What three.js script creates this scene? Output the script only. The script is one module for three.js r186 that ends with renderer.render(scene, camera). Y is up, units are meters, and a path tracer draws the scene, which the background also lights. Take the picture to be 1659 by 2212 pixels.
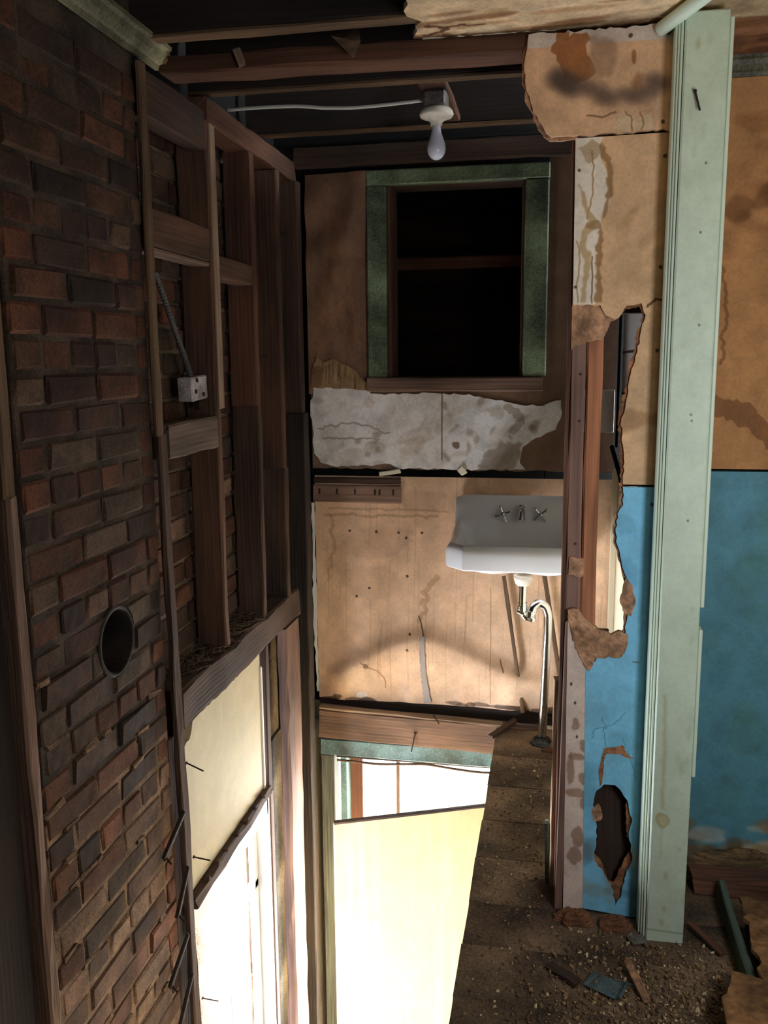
import * as THREE from 'three';
import { RectAreaLightUniformsLib } from 'three/addons/lights/RectAreaLightUniformsLib.js';
import { mergeGeometries } from 'three/addons/utils/BufferGeometryUtils.js';
import { Brush, Evaluator, SUBTRACTION } from 'three-bvh-csg';

// ---------------------------------------------------------------- camera, sky, exposure
const scene = new THREE.Scene();
const camera = new THREE.PerspectiveCamera(59.63, 1659 / 2212, 0.05, 60);
camera.position.set(0, 1.6, 0);
camera.up.set(-0.0226, 0.98594, -0.16555);
camera.lookAt(-0.18622, 1.6 - 0.16685, -0.96824);
scene.add(camera);

scene.background = new THREE.Color(0.93, 0.97, 1.0);   // bright overcast sky, the same in every direction
scene.backgroundIntensity = 50;
RectAreaLightUniformsLib.init();
function daylight(w, h, nits, [x, y, z], [tx, ty, tz], hex = 0xf3f7ff) { const l = new THREE.RectAreaLight(hex, nits, w, h); l.position.set(x, y, z); l.lookAt(tx, ty, tz); scene.add(l); return l; }
daylight(0.70, 2.20, 60, [-1.44, -1.36, -2.79], [0, -1.36, -2.79]);            // in the lower left doorway
daylight(1.04, 1.90, 22, [-0.41, -1.17, -4.02], [-0.41, -1.17, 0]);            // in the lower back window
daylight(0.28, 0.80, 16.5, [0.76, 1.35, -0.97], [0.76, 1.35, -3], 0xf6f8ff);     // added light for daylight from the right, at an invented unseen window

const renderer = new THREE.WebGLRenderer();
renderer.toneMapping = THREE.LinearToneMapping;
renderer.toneMappingExposure = 1.0;
renderer.shadowMap.enabled = true;

// ---------------------------------------------------------------- helpers
function rng(seed) { let s = seed >>> 0; return () => { s = (s + 0x6D2B79F5) >>> 0; let t = s; t = Math.imul(t ^ (t >>> 15), t | 1); t ^= t + Math.imul(t ^ (t >>> 7), t | 61); return ((t ^ (t >>> 14)) >>> 0) / 4294967296; }; }
const R = rng(77);
const rr = (a, b) => a + (b - a) * R();
const lerp = (a, b, t) => a + (b - a) * t;
const sstep = (a, b, x) => { const t = Math.min(1, Math.max(0, (x - a) / (b - a))); return t * t * (3 - 2 * t); };

function lattice(n, seed) { const r = rng(seed), a = new Float32Array(n * n); for (let i = 0; i < a.length; i++) a[i] = r(); return a; }
const LAT = lattice(256, 5);
function vnoise(x, y, px = 256, py = 256) {            // periodic value noise
  const xi = Math.floor(x), yi = Math.floor(y), fx = x - xi, fy = y - yi;
  const u = fx * fx * (3 - 2 * fx), v = fy * fy * (3 - 2 * fy);
  const w = (i, p) => ((i % p) + p) % p;
  const g = (i, j) => LAT[(w(j, py) & 255) * 256 + (w(i, px) & 255)];
  return lerp(lerp(g(xi, yi), g(xi + 1, yi), u), lerp(g(xi, yi + 1), g(xi + 1, yi + 1), u), v);
}
function fbm(x, y, oct = 4, p = 256) { let s = 0, a = 0.5, t = 0; for (let o = 0; o < oct; o++) { s += a * vnoise(x, y, p, p); t += a; a *= 0.5; x *= 2; y *= 2; p *= 2; } return s / t; }

function dataTex(w, h, f, srgb) {
  const d = new Uint8Array(w * h * 4);
  for (let y = 0; y < h; y++) for (let x = 0; x < w; x++) {
    const c = f(x / w, y / h), i = (y * w + x) * 4;
    if (typeof c === 'number') { d[i] = d[i + 1] = d[i + 2] = Math.max(0, Math.min(255, c * 255)); } else { for (let k = 0; k < 3; k++) d[i + k] = Math.max(0, Math.min(255, c[k] * 255)); }
    d[i + 3] = 255;
  }
  const t = new THREE.DataTexture(d, w, h, THREE.RGBAFormat);
  t.wrapS = t.wrapT = THREE.RepeatWrapping; t.magFilter = THREE.LinearFilter; t.minFilter = THREE.LinearFilter;
  if (srgb) t.colorSpace = THREE.SRGBColorSpace;
  t.needsUpdate = true; return t;
}
const rep = (t, x, y) => { const c = t.clone(); c.repeat.set(x, y); c.needsUpdate = true; return c; };

// wood grain, along v; one tile is 0.25 m x 1 m
const grainF = (u, v) => {
  const streak = fbm(u * 32, v * 2, 4, 2), wave = Math.sin((u * 9 + 1.6 * fbm(u * 4, v * 2 + 9, 2, 2)) * Math.PI * 2) * 0.5 + 0.5;
  const blot = fbm(u * 4 + 3, v * 4 + 5, 3, 4);
  return 0.72 + 0.24 * (streak - 0.5) + 0.07 * (wave - 0.5) + 0.42 * (blot - 0.45);
};
const GRAIN = rep(dataTex(256, 512, grainF, true), 4, 1), GRAINB = rep(dataTex(256, 512, (u, v) => fbm(u * 64, v * 4, 3, 4), false), 4, 1);
// mottled surface, one tile 0.5 m
const MOT = rep(dataTex(256, 256, (u, v) => 0.62 + 0.75 * (fbm(u * 4, v * 4, 5, 4) - 0.5) + 0.25 * (vnoise(u * 128, v * 128, 128, 128) - 0.5), true), 2, 2);
const MOTB = rep(dataTex(256, 256, (u, v) => fbm(u * 8, v * 8, 5, 8), false), 2, 2);
const BRM = rep(dataTex(256, 256, (u, v) => 0.78 + 0.7 * (fbm(u * 4, v * 4, 5, 4) - 0.5) + 0.3 * (vnoise(u * 96, v * 96, 96, 96) - 0.5), true), 3, 3);
const FIB = rep(dataTex(256, 256, (u, v) => 0.74 + 0.45 * (fbm(u * 24, v * 24, 4, 24) - 0.5) + 0.5 * (fbm(u * 6 + 7, v * 6, 3, 6) - 0.45), true), 3, 3);
const FIBB = rep(dataTex(256, 256, (u, v) => fbm(u * 32, v * 32, 4, 32), false), 3, 3);

function mat(hex, o = {}) {
  const { map = MOT, bump = MOTB, bs = 0.002, rough = 0.9, metal = 0, side, phys, ...rest } = o;
  const p = { color: new THREE.Color(hex), roughness: rough, metalness: metal, ...rest };
  if (map) p.map = map;
  if (bump) { p.bumpMap = bump; p.bumpScale = bs; }
  if (side) p.side = side;
  return phys ? new THREE.MeshPhysicalMaterial(p) : new THREE.MeshStandardMaterial(p);
}
const wood = (hex, o = {}) => mat(hex, { map: GRAIN, bump: GRAINB, bs: 0.0011, ...o });

// ---- things, parts
const used = {};
const numbered = (n) => { used[n] = (used[n] || 0) + 1; return used[n] > 1 ? `${n}_${String(used[n] - 1).padStart(3, '0')}` : n; };
function thing(name, label, category, [x, y, z] = [0, 0, 0], o = {}) {
  const g = new THREE.Group(); g.name = numbered(name); g.position.set(x, y, z); scene.add(g);
  if (o.kind) g.userData.kind = o.kind;
  if (label) g.userData.label = label;
  if (category) g.userData.category = category;
  if (o.group) g.userData.group = o.group;
  return g;
}
const struct = (name, at) => thing(name, null, null, at, { kind: 'structure' });
function worldOf(p) { const v = new THREE.Vector3(); for (let q = p; q && q !== scene; q = q.parent) v.add(q.position); return v; }
function add(name, geo, m, parent = scene, at = [0, 0, 0], o = {}) {        // AT is in the world; parents above are never turned before this
  const me = new THREE.Mesh(geo, m); me.name = parent === scene ? numbered(name) : name; me.castShadow = me.receiveShadow = true;
  me.position.set(...at).sub(parent === scene ? new THREE.Vector3() : worldOf(parent));
  if (o.rot) me.rotation.set(...o.rot);
  if (o.kind) me.userData.kind = o.kind;
  if (o.label) me.userData.label = o.label;
  if (o.category) me.userData.category = o.category;
  if (o.group) me.userData.group = o.group;
  parent.add(me); return me;
}

// chamfered box, uv in metres with v along the longest side
function cbox(sx, sy, sz, b = 0.003, jit = 0, seed = 1) {
  const r = rng(seed * 7919 + 13), H = [sx / 2, sy / 2, sz / 2]; b = Math.min(b, ...H.map((h) => h * 0.45));
  const jj = {}, pt = (s, a) => {
    const k = s.join() + a; if (jj[k]) return jj[k];
    return (jj[k] = s.map((v, i) => v * (i === a ? H[i] : H[i] - b) + (jit ? (r() - 0.5) * 2 * jit : 0)));
  };
  const tris = [], S = [-1, 1];
  const quad = (a, c, d, e) => { tris.push([a, c, d], [a, d, e]); };
  for (let a = 0; a < 3; a++) { const c = (a + 1) % 3, d = (a + 2) % 3;
    const mk = (sa, sc, sd) => { const s = [0, 0, 0]; s[a] = sa; s[c] = sc; s[d] = sd; return s; };
    for (const sa of S) quad(pt(mk(sa, -1, -1), a), pt(mk(sa, 1, -1), a), pt(mk(sa, 1, 1), a), pt(mk(sa, -1, 1), a));
    for (const sa of S) for (const sc of S) quad(pt(mk(sa, sc, -1), a), pt(mk(sa, sc, -1), c), pt(mk(sa, sc, 1), c), pt(mk(sa, sc, 1), a)); }
  for (const x of S) for (const y of S) for (const z of S) tris.push([pt([x, y, z], 0), pt([x, y, z], 1), pt([x, y, z], 2)]);
  return triGeo(tris, [sx, sy, sz], r);
}
function triGeo(tris, size, r) {
  const pos = [], uv = [], ou = r() * 3, ov = r() * 3, L = size.indexOf(Math.max(...size));
  const A = new THREE.Vector3(), B = new THREE.Vector3(), C = new THREE.Vector3(), N = new THREE.Vector3(), M = new THREE.Vector3();
  for (const t of tris) {
    A.set(...t[0]); B.set(...t[1]); C.set(...t[2]); N.copy(B).sub(A).cross(M.copy(C).sub(A)); M.copy(A).add(B).add(C);
    const q = N.dot(M) < 0 ? [t[0], t[2], t[1]] : t;
    const n = [Math.abs(N.x), Math.abs(N.y), Math.abs(N.z)], a = n.indexOf(Math.max(...n));
    let u, v; if (a === L) { u = (a + 1) % 3; v = (a + 2) % 3; } else { v = L; u = 3 - a - L; }
    for (const p of q) { pos.push(...p); uv.push(p[u] + ou + p[a] * 0.3, p[v] + ov); }
  }
  const g = new THREE.BufferGeometry();
  g.setAttribute('position', new THREE.Float32BufferAttribute(pos, 3)); g.setAttribute('uv', new THREE.Float32BufferAttribute(uv, 2));
  g.computeVertexNormals(); return g;
}
let boxSeed = 1;
function bar(name, m, parent, [x0, x1], [y0, y1], [z0, z1], o = {}) {
  return add(name, cbox(Math.abs(x1 - x0), Math.abs(y1 - y0), Math.abs(z1 - z0), o.b ?? 0.003, o.jit ?? 0, boxSeed++), m, parent, [(x0 + x1) / 2, (y0 + y1) / 2, (z0 + z1) / 2], o);
}
// rough-hewn timber: a box cut into lengths whose edges wander; axis 0, 1 or 2 is its length
function timber(name, m, parent, [x0, x1], [y0, y1], [z0, z1], o = {}) {
  const size = [x1 - x0, y1 - y0, z1 - z0].map(Math.abs), L = size.indexOf(Math.max(...size)), c = (L + 1) % 3, d = (L + 2) % 3;
  const n = Math.max(2, Math.round(size[L] / 0.12)), r = rng(boxSeed++ * 31 + 5), w = o.wob ?? 0.004, b = Math.min(o.b ?? 0.005, size[c] / 3, size[d] / 3);
  const ring = []; for (let i = 0; i <= n; i++) { const loop = [];
    for (const [sc, sd, ic, id] of [[-1, -1, 0, 1], [-1, -1, 1, 0], [1, -1, 1, 0], [1, -1, 0, 1], [1, 1, 0, 1], [1, 1, 1, 0], [-1, 1, 1, 0], [-1, 1, 0, 1]]) {
      const p = [0, 0, 0]; p[L] = (i / n - 0.5) * size[L] + ((i === 0 || i === n) ? (r() - 0.5) * w : 0);
      p[c] = sc * (size[c] / 2 - ic * b) + (r() - 0.5) * w; p[d] = sd * (size[d] / 2 - id * b) + (r() - 0.5) * w; loop.push(p); } ring.push(loop); }
  const tris = [];
  for (let i = 0; i < n; i++) for (let k = 0; k < 8; k++) { const e = (k + 1) % 8; tris.push([ring[i][k], ring[i][e], ring[i + 1][e]], [ring[i][k], ring[i + 1][e], ring[i + 1][k]]); }
  // turn each wall triangle out from the axis, not from the middle: the same thing for a long thin bar
  const out = tris.map((t) => t);
  for (const e of [0, n]) { const m0 = [0, 0, 0]; m0[L] = ring[e][0][L]; for (let k = 0; k < 8; k++) out.push([ring[e][k], ring[e][(k + 1) % 8], m0]); }
  return add(name, triGeo(out, size, r), m, parent, [(x0 + x1) / 2, (y0 + y1) / 2, (z0 + z1) / 2], o);
}
function jag(pts, amp, step, seed = 3, closed = true) {
  const r = rng(seed), out = [];
  for (let i = 0; i < pts.length; i++) {
    const a = pts[i], b = pts[(i + 1) % pts.length]; out.push(a.slice(0, 2));
    if (a[2] || (!closed && i === pts.length - 1)) continue;                          // third entry: the side that follows is cut straight
    const l = Math.hypot(b[0] - a[0], b[1] - a[1]), n = Math.floor(l / step);
    for (let k = 1; k < n; k++) out.push([lerp(a[0], b[0], k / n) + (r() - 0.5) * 2 * amp, lerp(a[1], b[1], k / n) + (r() - 0.5) * 2 * amp]);
  }
  return out;
}
function shapeOf(pts, holes = []) {
  const s = new THREE.Shape(pts.map((p) => new THREE.Vector2(p[0], p[1])));
  for (const h of holes) s.holes.push(new THREE.Path(h.map((p) => new THREE.Vector2(p[0], p[1]))));
  return s;
}
// a board with outline PTS in x,y whose front is at Z and which goes back by DEPTH
function sheet(name, m, parent, pts, z, depth, o = {}) {
  const g = new THREE.ExtrudeGeometry(shapeOf(pts, o.holes), { depth, bevelEnabled: false });
  return add(name, g, m, parent, [0, 0, z - depth], o);
}
// a board with outline PTS in z,y whose right face is at X and which goes left by DEPTH (seen from +x)
function sheetX(name, m, parent, pts, x, depth, o = {}) {
  const flip = (l) => l.map(([z, y]) => [-z, y]);
  const g = new THREE.ExtrudeGeometry(shapeOf(flip(pts), (o.holes || []).map(flip)), { depth, bevelEnabled: false });
  g.rotateY(Math.PI / 2);                                        // x -> -z, so local x = -z
  return add(name, g, m, parent, [x - depth, 0, 0], o);
}
// a board with outline PTS in x,z, top face at Y, down by DEPTH
function sheetY(name, m, parent, pts, y, depth, o = {}) {
  const g = new THREE.ExtrudeGeometry(shapeOf(pts.map(([x, z]) => [x, -z])), { depth, bevelEnabled: false });
  g.rotateX(-Math.PI / 2);
  return add(name, g, m, parent, [0, y - depth, 0], o);
}
function tube(pts, r, seg = 40, rad = 10) { return new THREE.TubeGeometry(new THREE.CatmullRomCurve3(pts.map((p) => new THREE.Vector3(...p)), false, 'catmullrom', 0.3), seg, r, rad, false); }
function rod(a, b, r, n = 8, r2 = r) {
  const A = new THREE.Vector3(...a), B = new THREE.Vector3(...b), d = B.clone().sub(A), g = new THREE.CylinderGeometry(r2, r, d.length(), n);
  g.applyQuaternion(new THREE.Quaternion().setFromUnitVectors(new THREE.Vector3(0, 1, 0), d.clone().normalize())); g.translate((A.x + B.x) / 2, (A.y + B.y) / 2, (A.z + B.z) / 2); return g;
}
const flat = (g) => (g.index ? g.toNonIndexed() : g);
const merge = (...gs) => mergeGeometries(gs.map(flat));
function nail(parent, a, b, r = 0.0022) { const d = new THREE.Vector3(...b).sub(new THREE.Vector3(...a)).normalize(); const h = [a[0] - d.x * 0.003, a[1] - d.y * 0.003, a[2] - d.z * 0.003];
  return add('nail', merge(rod(a, b, r, 6), rod(h, a, r * 2.2, 8)), M.rust, parent, [0, 0, 0]); }
// paint a face measured in metres: x0..x1, y0..y1, PPM pixels a metre
function paint(x0, y0, x1, y1, ppm, fn, grain = 0.12, seed = 1) {
  const w = Math.round((x1 - x0) * ppm), h = Math.round((y1 - y0) * ppm), c = document.createElement('canvas'); c.width = w; c.height = h; PPM = ppm;
  const g = c.getContext('2d'); g.save(); g.setTransform(ppm, 0, 0, -ppm, -x0 * ppm, y1 * ppm); fn(g); g.restore();
  const im = g.getImageData(0, 0, w, h), d = im.data;
  for (let y = 0; y < h; y++) for (let x = 0; x < w; x++) {
    const X = x / ppm * 18 + seed * 31, Y = y / ppm * 18 + seed * 17, f = 1 + grain * 2.2 * (fbm(X, Y, 4) - 0.5) + grain * 0.7 * (vnoise(X * 9, Y * 9) - 0.5), i = (y * w + x) * 4;
    d[i] *= f; d[i + 1] *= f; d[i + 2] *= f;
  }
  g.putImageData(im, 0, 0);
  const t = new THREE.CanvasTexture(c); t.colorSpace = THREE.SRGBColorSpace; t.wrapS = t.wrapT = THREE.ClampToEdgeWrapping;
  t.repeat.set(1 / (x1 - x0), 1 / (y1 - y0)); t.offset.set(-x0 / (x1 - x0), -y0 / (y1 - y0)); return t;
}
let PPM = 500;
function blob(g, pts, col, alpha = 1, seed = 1, amp = 0.006, step = 0.012, soft = alpha < 0.65 ? 0.004 : 0.0008) {
  g.globalAlpha = alpha; g.filter = soft ? `blur(${(soft * PPM).toFixed(1)}px)` : 'none'; g.fillStyle = col; g.beginPath(); jag(pts, amp, step, seed).forEach((p, i) => (i ? g.lineTo(p[0], p[1]) : g.moveTo(p[0], p[1]))); g.closePath(); g.fill(); g.globalAlpha = 1; g.filter = 'none';
}
function line(g, pts, col, w, alpha = 1, seed = 1, amp = 0.002, soft = 0) {
  g.globalAlpha = alpha; g.filter = soft ? `blur(${(soft * PPM).toFixed(1)}px)` : 'none'; g.strokeStyle = col; g.lineWidth = w; g.lineJoin = g.lineCap = 'round'; if (pts.length > 2) pts = new THREE.CatmullRomCurve3(pts.map((p) => new THREE.Vector3(p[0], p[1], 0))).getPoints(pts.length * 6).map((p) => { const k = amp * 5; return [p.x + k * (fbm(p.y * 60 + seed * 7, p.x * 60, 2) - 0.5), p.y + k * (fbm(p.x * 60 + seed * 3, p.y * 60 + 9, 2) - 0.5)]; }); g.beginPath(); jag(pts, amp, 0.012, seed, false).forEach((p, i) => (i ? g.lineTo(p[0], p[1]) : g.moveTo(p[0], p[1]))); g.stroke(); g.globalAlpha = 1; g.filter = 'none';
}
function ellipse(cx, cy, rx, ry, n = 16, a = 0) { const o = []; n = Math.max(n, 26); const ph = cx * 91 + cy * 57; for (let i = 0; i < n; i++) { const t = i / n * Math.PI * 2, k = 0.62 + 0.76 * fbm(ph + Math.cos(t) * 1.3 + 9, ph * 0.7 + Math.sin(t) * 1.3 + 9, 3), x = Math.cos(t) * rx * k, y = Math.sin(t) * ry * k; o.push([cx + x * Math.cos(a) - y * Math.sin(a), cy + x * Math.sin(a) + y * Math.cos(a)]); } return o; }
const wholly = (g, col, x0, y0, x1, y1) => { g.fillStyle = col; g.fillRect(x0, y0, x1 - x0, y1 - y0); };

// ---------------------------------------------------------------- materials
const M = {
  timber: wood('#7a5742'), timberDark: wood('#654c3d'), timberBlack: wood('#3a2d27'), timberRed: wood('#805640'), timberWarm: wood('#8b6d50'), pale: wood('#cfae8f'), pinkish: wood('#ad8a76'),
  orange: wood('#f0a276'), plum: wood('#b08a7a'), roof: wood('#1f1713'), floor: mat('#a68c6f', { bs: 0.003, rough: 1 }), stringy: wood('#b09270'),
  casingGreen: mat('#bcd6aa', { bs: 0.001, rough: 0.55 }), postGreen: mat('#cfe0cc', { map: null, bs: 0.0006, rough: 0.5 }), mould: mat('#c3bf98', { bs: 0.0012, rough: 0.6 }),
  mouldGreen: mat('#b9c7ac', { bs: 0.001, rough: 0.55 }),
  teal: mat('#7fa9b3', { rough: 0.6, bs: 0.0015 }), tealWood: mat('#5c6058', { map: GRAIN, bump: GRAINB, bs: 0.0015 }), white: mat('#e9e6e0', { map: null, rough: 0.55, bs: 0.0008 }),
  fibre: mat('#e0ad86', { map: FIB, bump: FIBB, bs: 0.006, rough: 1 }), fibreDark: mat('#c98a60', { map: FIB, bump: FIBB, bs: 0.006, rough: 1 }),
  mortar: mat('#806c56', { map: BRM, bs: 0.006, rough: 1 }), dark: mat('#1a1613', { rough: 1 }), void: mat('#0c0a09', { rough: 1, bump: null }),
  panelBrown: mat('#8f6e58', { rough: 0.8 }), panelDim: mat('#6d5647', { rough: 0.85 }), cream: mat('#f2e9cf', { map: null, bs: 0.0006, rough: 0.7 }),
  mortarDark: mat('#55463a', { map: BRM, bs: 0.006, rough: 1 }), lime: mat('#967a60', { map: BRM, bs: 0.004, rough: 1 }), rust: mat('#5a3c2c', { rough: 0.7, metal: 0.5 }), iron: mat('#4a3c34', { rough: 0.8, metal: 0.2 }), zinc: mat('#a8a39d', { rough: 0.6, metal: 0.3 }),  // the dark and pale mortars also carry the chimney light falloff in colour
  chrome: mat('#e8ecec', { map: null, bump: null, rough: 0.12, metal: 1 }), porcelain: mat('#eceef2', { map: null, bump: null, rough: 0.16 }), cup: mat('#efe6d4', { map: null, bump: null, rough: 0.4 }),
  blackHole: mat('#050505', { map: null, bump: null, rough: 1 }), cable: mat('#dcdcd6', { map: null, bump: null, rough: 0.5 }), roomWall: mat('#c4baa8', { map: null, bs: 0.001 }), wallDull: mat('#9a8a74', { bs: 0.001 }), ground: mat('#8f8a78', { bs: 0.01 }),
  wallCream: mat('#c9bda4', { map: null, bs: 0.001 }), lath: wood('#4b372b'),
};
const brickMats = ['#5f3a26', '#67402a', '#563322', '#593d2b', '#6c422d', '#4d3022', '#533b2e', '#5f4130', '#3f2b22', '#5a4635', '#634d3a'].map((c) => mat(c, { map: BRM, bs: 0.006, rough: 0.95 })), limeLitMats = ['#95765e', '#86674f', '#9b7d65', '#85553f', '#7d5c48', '#8d6c58', '#724c3a', '#6b5040'].map((c) => mat(c, { map: BRM, bs: 0.006, rough: 0.95 }));  // dark set for upper courses; limewashed set, paled for light, for lower ones

// ================================================================ the shell
// left wall: brick behind the stud frame, recessed beside the chimney breast
const wl = struct('wall_left', [-1.3, 0, -2.8]);
add('mortar_bed', cbox(0.28, 2.5, 1.6, 0.002), M.mortar, wl, [-1.35, 1.55, -3.16]);            // y 0.30 .. 2.8
add('mortar_bed', cbox(0.28, 3.1, 0.62, 0.002), M.mortar, wl, [-1.35, -1.25, -3.53]);          // below, past the doorway
const brickGeo = []; for (let i = 0; i < 8; i++) brickGeo.push(cbox(0.11, 0.065, 0.215, 0.006, 0.0035, 100 + i));
const halfGeo = []; for (let i = 0; i < 4; i++) halfGeo.push(cbox(0.11, 0.064, 0.102, 0.007, 0.0035, 200 + i));
const BR = rng(4711);
function brick(parent, x, y, z, half, o = {}) {
  const g = half ? halfGeo[Math.floor(BR() * 4)] : brickGeo[Math.floor(BR() * 8)], lime = y + 1.5 * (fbm(z * 3 + 30, y * 2.4 + 30, 3) - 0.5) < 0.32 ? BR() < 0.9 : BR() < 0.015, m = new THREE.Mesh(g, lime ? limeLitMats[Math.floor(BR() * 8)] : brickMats[Math.floor(BR() * brickMats.length)]);  // paler low courses: limewash, plus the stronger lower light put into colour
  m.name = 'brick'; m.castShadow = m.receiveShadow = true;
  m.position.set(x - 0.055 + (BR() - 0.5) * 0.007, y + (BR() - 0.5) * 0.004, z).sub(worldOf(parent)); m.rotation.set((BR() - 0.5) * 0.02, (BR() - 0.5) * 0.02, 0);
  if (o.sz) m.scale.z = o.sz; parent.add(m); return m;
}
function courses(parent, x, y0, y1, z0, z1, shift = 0) {           // z0 > z1; bricks cut at both ends
  const list = []; let j = Math.round(shift);
  for (let y = y0; y < y1; y += 0.0755, j++) {
    const header = j % 4 === 2, len = header ? 0.102 : 0.215;
    let z = z0 - (header ? 0 : (j % 2 ? 0.11 : 0.0)) - (BR() * 0.02);
    const cuts = []; if (z < z0 - 0.06) cuts.push([z0, z + 0.011]);
    while (z - len > z1) { cuts.push([z, z - len]); z -= len + 0.011; }
    if (z - z1 > 0.03) cuts.push([z, z1]);
    for (const [a, b] of cuts) { const half = a - b < 0.15; list.push(brick(parent, x, y, (a + b) / 2, half, { sz: (a - b) / (half ? 0.102 : 0.215) })); }
  }
  return list;
}
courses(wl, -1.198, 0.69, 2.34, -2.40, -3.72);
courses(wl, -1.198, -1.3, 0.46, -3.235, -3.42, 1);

function islands(geo) {                                           // the connected pieces of a geometry
  const g = flat(geo), p = g.attributes.position, up = {}, key = (i) => [p.getX(i), p.getY(i), p.getZ(i)].map((v) => v.toFixed(4)).join();
  const find = (k) => { while (up[k] !== k) k = up[k]; return k; };
  for (let i = 0; i < p.count; i += 3) { const k = [0, 1, 2].map((d) => key(i + d)); k.forEach((q) => { up[q] ??= q; }); for (const q of k.slice(1)) up[find(q)] = find(k[0]); }
  const sets = {}; for (let i = 0; i < p.count; i += 3) (sets[find(key(i))] ??= []).push(i, i + 1, i + 2);
  return Object.values(sets).filter((l) => l.length > 12).map((l) => { const o = new THREE.BufferGeometry(); for (const n of Object.keys(g.attributes)) { const a = g.attributes[n]; o.setAttribute(n, new THREE.Float32BufferAttribute(l.flatMap((i) => Array.from({ length: a.itemSize }, (_, c) => a.getComponent(i, c))), a.itemSize)); } return o; });
}
// chimney breast with a stove flue hole
const cb = thing('chimney_breast', 'dark red brick chimney breast with a round black stove pipe hole', 'chimney', [-1.2, -1.4, -2.0]);
const flueZ = -2.053, flueY = 0.892, flueR = 0.082;
const cyl = (() => { const g = new THREE.CylinderGeometry(flueR + 0.012, flueR + 0.012, 1, 28); g.rotateZ(Math.PI / 2); const b = new Brush(g); b.position.set(-1.2, flueY, flueZ); b.updateMatrixWorld(); return b; })();
const ev = new Evaluator(); ev.attributes = ['position', 'normal', 'uv']; ev.useGroups = false;
function bore(geo, at, rot = [0, 0, 0], sc = 1) { const b = new Brush(geo); b.position.set(...at); b.rotation.set(...rot); b.scale.z = sc; b.updateMatrixWorld(); const r = ev.evaluate(b, cyl, SUBTRACTION); const g = r.geometry; g.clearGroups(); return g; }
{
  const g = bore(cbox(0.2, 2.0, 0.645, 0.004), [-1.206, 1.575, -2.0085]);
  add('mortar_bed', g, M.mortarDark, cb, [-1.206, 1.575, -2.0085], { label: 'dark upper mortar with painted shade' }); add('mortar_bed', cbox(0.2, 1.945, 0.645, 0.002), M.lime, cb, [-1.2062, -0.3985, -2.0085], { label: 'pale lower mortar with painted light' });
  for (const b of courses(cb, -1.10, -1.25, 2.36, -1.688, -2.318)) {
    const p = b.position.clone().add(worldOf(cb));
    if (Math.abs(p.y - flueY) < 0.14 && Math.abs(p.z - flueZ) < 0.22) {
      const inHole = Math.hypot(Math.max(0, Math.abs(p.y - flueY) - 0.03), Math.max(0, Math.abs(p.z - flueZ) - 0.1));
      if (inHole < flueR + 0.012) { b.geometry = bore(b.geometry, p.toArray(), b.rotation.toArray().slice(0, 3), b.scale.z); const is = islands(b.geometry); if (!is.length) cb.remove(b); else { b.geometry = is[0]; for (const q of is.slice(1)) { const e = b.clone(); e.geometry = q; cb.add(e); } } }
    }
  }
  const CR = rng(404); for (let i = 0; i < 34; i++) { const y = -1.25 + Math.round((0.3 + CR() * 1.9) / 0.0755) * 0.0755 + 0.038, z = -1.70 - CR() * 0.58; if (Math.hypot(y - flueY, z - flueZ) < 0.15) continue; add('mortar_lump', cbox(0.012, 0.010 + CR() * 0.006, 0.03 + CR() * 0.06, 0.004, 0.004, 900 + i), M.lime, cb, [-1.1035, y, z], { rot: [(CR() - 0.5) * 0.2, 0, 0] }); }
  const ringP = [[flueR + 0.014, 0], [flueR + 0.012, 0.003], [flueR + 0.006, 0.005], [flueR, 0.003], [flueR, -0.11], [flueR + 0.006, -0.11], [flueR + 0.010, 0]].map((p) => new THREE.Vector2(...p));
  const ring = new THREE.LatheGeometry(ringP, 40); ring.rotateZ(-Math.PI / 2);
  add('flue_collar', ring, M.iron, cb, [-1.103, flueY, flueZ], { label: 'rusty metal collar of the flue hole' });
  const cap = new THREE.CylinderGeometry(flueR, flueR, 0.01, 28); cap.rotateZ(Math.PI / 2);
  add('flue_back', cap, M.blackHole, cb, [-1.22, flueY, flueZ]);
}

// structure around: outer wall, roof, other rooms. All of it has thickness.
const shell = struct('wall_outer', [0, 0, 0]);
bar('panel', M.wallDull, shell, [-1.7, -1.49], [-2.6, 3], [-2.40, 3.2]);
bar('panel', M.wallDull, shell, [-1.7, -1.49], [-0.05, 3], [-5.0, -2.40]); bar('panel', M.wallDull, shell, [-1.6, 3.4], [1.05, 1.2], [-4.8, -4.0]);
bar('panel', M.wallDull, shell, [-1.7, -1.2], [-2.6, -0.05], [-4.2, -3.26]);
bar('panel', M.wallCream, shell, [-1.5, -1.32], [-2.6, -1.35], [-2.42, 1.2]);                      // lower storey, below the chimney
bar('panel', M.wallDull, shell, [-1.6, 3.4], [1.3, 3], [-5.0, -4.8]);                              // behind the cupboard
bar('panel', M.wallDull, shell, [-1.7, 3.4], [-0.1, 1.2], [-4.2, -3.95]);
bar('panel', M.wallCream, shell, [0.22, 3.4], [-2.6, -0.1], [-4.2, -3.82]);
bar('panel', M.wallCream, shell, [-1.7, -1.03], [-2.6, -0.1], [-4.2, -3.84]);
bar('panel', M.wallCream, shell, [-1.03, 0.22], [-2.6, -2.1], [-4.2, -3.84]);
bar('panel', M.wallCream, shell, [1.6, 1.75], [-2.6, -0.1], [-4.2, 1.4]);
bar('panel', M.wallCream, shell, [-1.6, 1.7], [-2.6, -0.1], [1.2, 1.4]);
const wf = struct('wall_front', [0, 0, 2.9]); bar('panel', M.roomWall, wf, [-1.6, 0.8], [-0.1, 3], [2.8, 3]);      // behind the camera
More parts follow.
